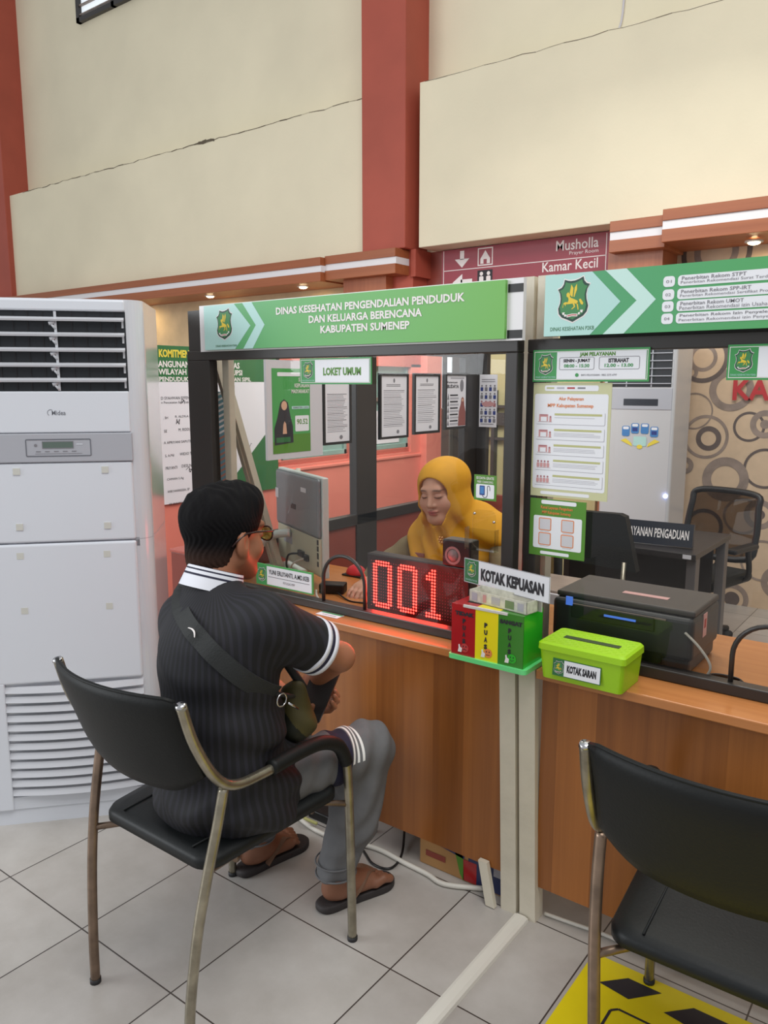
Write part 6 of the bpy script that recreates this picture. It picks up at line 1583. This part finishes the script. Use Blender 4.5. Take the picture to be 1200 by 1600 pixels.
# ------------------------------------------------------------------ officer in mustard headscarf
def woman():
    c = np.array([-1.652, 2.560, 1.142]); B = frame_of((.05, -1, -.20))
    # small head tilt
    a = R(-4); B = np.array([B[0] * math.cos(a) + B[2] * math.sin(a), B[1], B[2] * math.cos(a) - B[0] * math.sin(a)])
    t = thing('person', 'woman officer in a mustard headscarf seated behind the left glass, looking down', 'person', (-1.62, 2.78, 0))
    s = SDF((-2.0, 2.14, .04), (-1.24, 2.95, 1.28), .003)
    head(s, c, B, .95, ears=False, soft=True)
    s.cone(c + np.array([0, -.03, -.06]) @ B, (-1.63, 2.66, .99), .05, .055, .03); s.cone((-1.63, 2.67, .97), (-1.62, 2.76, .72), .09, .11, .06); s.ell((-1.625, 2.70, .86), (.15, .105, .14), .05); s.ell((-1.62, 2.79, .58), (.165, .13, .09), .05)
    shR, shL = np.array([-1.79, 2.68, .925]), np.array([-1.46, 2.70, .925])           # her right arm is at our left
    arms = ((shR, np.array([-1.90, 2.50, .80]), np.array([-1.81, 2.30, .80])), (shL, np.array([-1.345, 2.56, .81]), np.array([-1.42, 2.36, .80])))
    for sh, el, wr in arms: s.cone(sh, el, .048, .036, .03); s.cone(el, wr, .036, .024, .015)
    hand(s, arms[0][2], (.25, -1, -.02), (0, 0, -1), curl=(.25, .35, .25), side=1, thumb=(.5, .2)); hand(s, arms[1][2], (-.35, -1, -.02), (0, 0, -1), curl=(.25, .35, .25), side=-1, thumb=(.5, .2))
    for x in (-1.70, -1.54):
        s.cone((x, 2.76, .575), (x, 2.40, .52), .075, .055, .03); s.cone((x, 2.40, .52), (x, 2.44, .12), .052, .034, .02); s.cone((x, 2.46, .10), (x, 2.30, .085), .033, .028, .02)
    def col(V):
        q = (V - c) @ B.T / .95; k = np.tile(L3((196, 146, 122)), (len(V), 1))
        g = lambda x, y, z, a, b_, d: np.exp(-(((q[:, 0] - x) / a) ** 2 + ((q[:, 1] - y) / b_) ** 2 + ((q[:, 2] - z) / d) ** 2))
        k = blend(k, (190, 128, 112), .5 * (g(.04, .07, -.03, .025, .03, .022) + g(-.04, .07, -.03, .025, .03, .022))); k = blend(k, (164, 74, 74), np.clip(1.5 * (g(0, .095, -.0605, .021, .022, .0050) + g(0, .095, -.071, .018, .022, .0058)), 0, 1) * .9)
        k = blend(k, (104, 48, 50), .8 * g(0, .1, -.0655, .021, .02, .0016))
        for sg in (-1, 1):
            x = q[:, 0] - sg * .0325; arch = .0265 - (x * 9) ** 2 * .10 - sg * x * .06
            k = blend(k, (52, 36, 32), np.clip(1.2 * np.exp(-(x / .019) ** 4 - ((q[:, 2] - arch) / .0032) ** 2), 0, 1) * (q[:, 1] > .05) * .85)
            lid = -.0045 - (x / .018) ** 2 * -.0035
            k = blend(k, (40, 26, 26), np.clip(1.3 * np.exp(-(x / .0165) ** 4 - ((q[:, 2] - lid) / .0024) ** 2), 0, 1) * (q[:, 1] > .05))
            k = blend(k, (150, 100, 88), .5 * np.exp(-(x / .017) ** 2 - ((q[:, 2] - .008) / .006) ** 2) * (q[:, 1] > .05)); k = blend(k, (110, 60, 54), .8 * g(sg * .007, .105, -.0455, .0035, .02, .0025))
        return k
    s.build('body', 'skin', t, 1, col)
    # khaki uniform
    u = SDF((-2.08, 2.24, .5), (-1.18, 3.05, 1.06), .006)
    u.cone((-1.63, 2.67, .96), (-1.62, 2.76, .70), .105, .135, .06); u.ell((-1.625, 2.71, .84), (.175, .13, .16), .05); u.ell((-1.62, 2.79, .60), (.19, .155, .10), .05)
    for sh, el, wr in arms: u.cone(sh, el, .064, .052, .04); u.cone(el, el + (wr - el) * .92, .052, .040, .03)
    u.warp(lambda X, Y, Z: .004 * np.sin(X * 55 + Z * 40) * np.sin(Y * 45)); u.build('uniform', 'khaki_cloth', t, 1)
    v = SDF((-1.85, 2.22, .09), (-1.4, 2.95, .70), .007)
    v.ell((-1.62, 2.78, .57), (.185, .14, .095), .05)
    for x in (-1.70, -1.54): v.cone((x, 2.76, .575), (x, 2.40, .525), .088, .07, .04); v.cone((x, 2.40, .52), (x, 2.44, .14), .068, .055, .03)
    v.build('skirt', 'dark_cloth', t, 1)
    # headscarf
    h = SDF((-1.92, 2.36, .74), (-1.34, 2.95, 1.30), .0035); E = lambda p, r, k=.02, **kw: h.ell(c + np.array(p) @ B, r, k, B, **kw)
    E((0, -.030, .030), (.100, .122, .094), .02); E((0, -.002, -.040), (.090, .100, .10), .03); h.cone(c + np.array([0, -.02, -.09]) @ B, (-1.625, 2.66, .94), .096, .13, .05)
    h.cone((-1.74, 2.66, .965), (-1.50, 2.68, .965), .082, .082, .05); h.ell((-1.65, 2.625, .87), (.155, .105, .13), .05); h.cone((-1.75, 2.60, .93), (-1.72, 2.56, .83), .06, .05, .05); h.cone((-1.53, 2.68, .99), (-1.43, 2.72, .955), .09, .07, .05)
    def pleats(X, Y, Z):
        q0 = (X - c[0]) * B[0][0] + (Y - c[1]) * B[0][1] + (Z - c[2]) * B[0][2]; q2 = (X - c[0]) * B[2][0] + (Y - c[1]) * B[2][1] + (Z - c[2]) * B[2][2]
        w = np.clip((-.0 - q2) * 10, 0, 1); fan = np.arctan2(q0, np.maximum(.06 - q2 * 0, .02) + (-q2) * .4)
        return .010 * w * np.sin(fan * 14 + 3 * np.sin(q2 * 14)) + .003 * np.sin((q0 * 1.0 - q2 * .8) * 75) * np.clip((q0 + .02) * 9, 0, 1) * np.clip((.05 - q2) * 6, 0, 1)
    h.warp(pleats)
    # face opening
    h.cone(c + np.array([0, .05, .008]) @ B, c + np.array([0, .20, .008]) @ B, .060, .078, .006, sub=True); h.cone(c + np.array([0, .04, -.034]) @ B, c + np.array([0, .20, -.034]) @ B, .060, .070, .006, sub=True); h.cone(c + np.array([0, .045, -.072]) @ B, c + np.array([0, .20, -.078]) @ B, .044, .055, .008, sub=True)
    h.build('headscarf', 'mustard', t, 1)
    b = MB(); P = h.hit((-1.625, 2.42, .955), (0, 1, 0)); P = Vector(tuple(P)) if P is not None else Vector((-1.62, 2.52, .955))
    for k in range(6): b.sphere(tuple(P + Vector((.011 * math.cos(k * PI / 3), -.003, .011 * math.sin(k * PI / 3)))), .006, 'brooch', 10, 6)
    b.sphere(tuple(P + Vector((0, -.004, 0))), .006, 'brooch', 10, 6); b.build('brooch', t, True)
    P = h.hit((-1.735, 2.4, .885), (0, 1, 0)); P = Vector(tuple(P)) if P is not None else Vector((-1.73, 2.5, .89))
    b = MB(); b.box(tuple(P + Vector((-.03, -.006, -.012))), tuple(P + Vector((.03, .0, .004))), 'maroon_print', .002); b.build('name_badge', t, True)
woman()
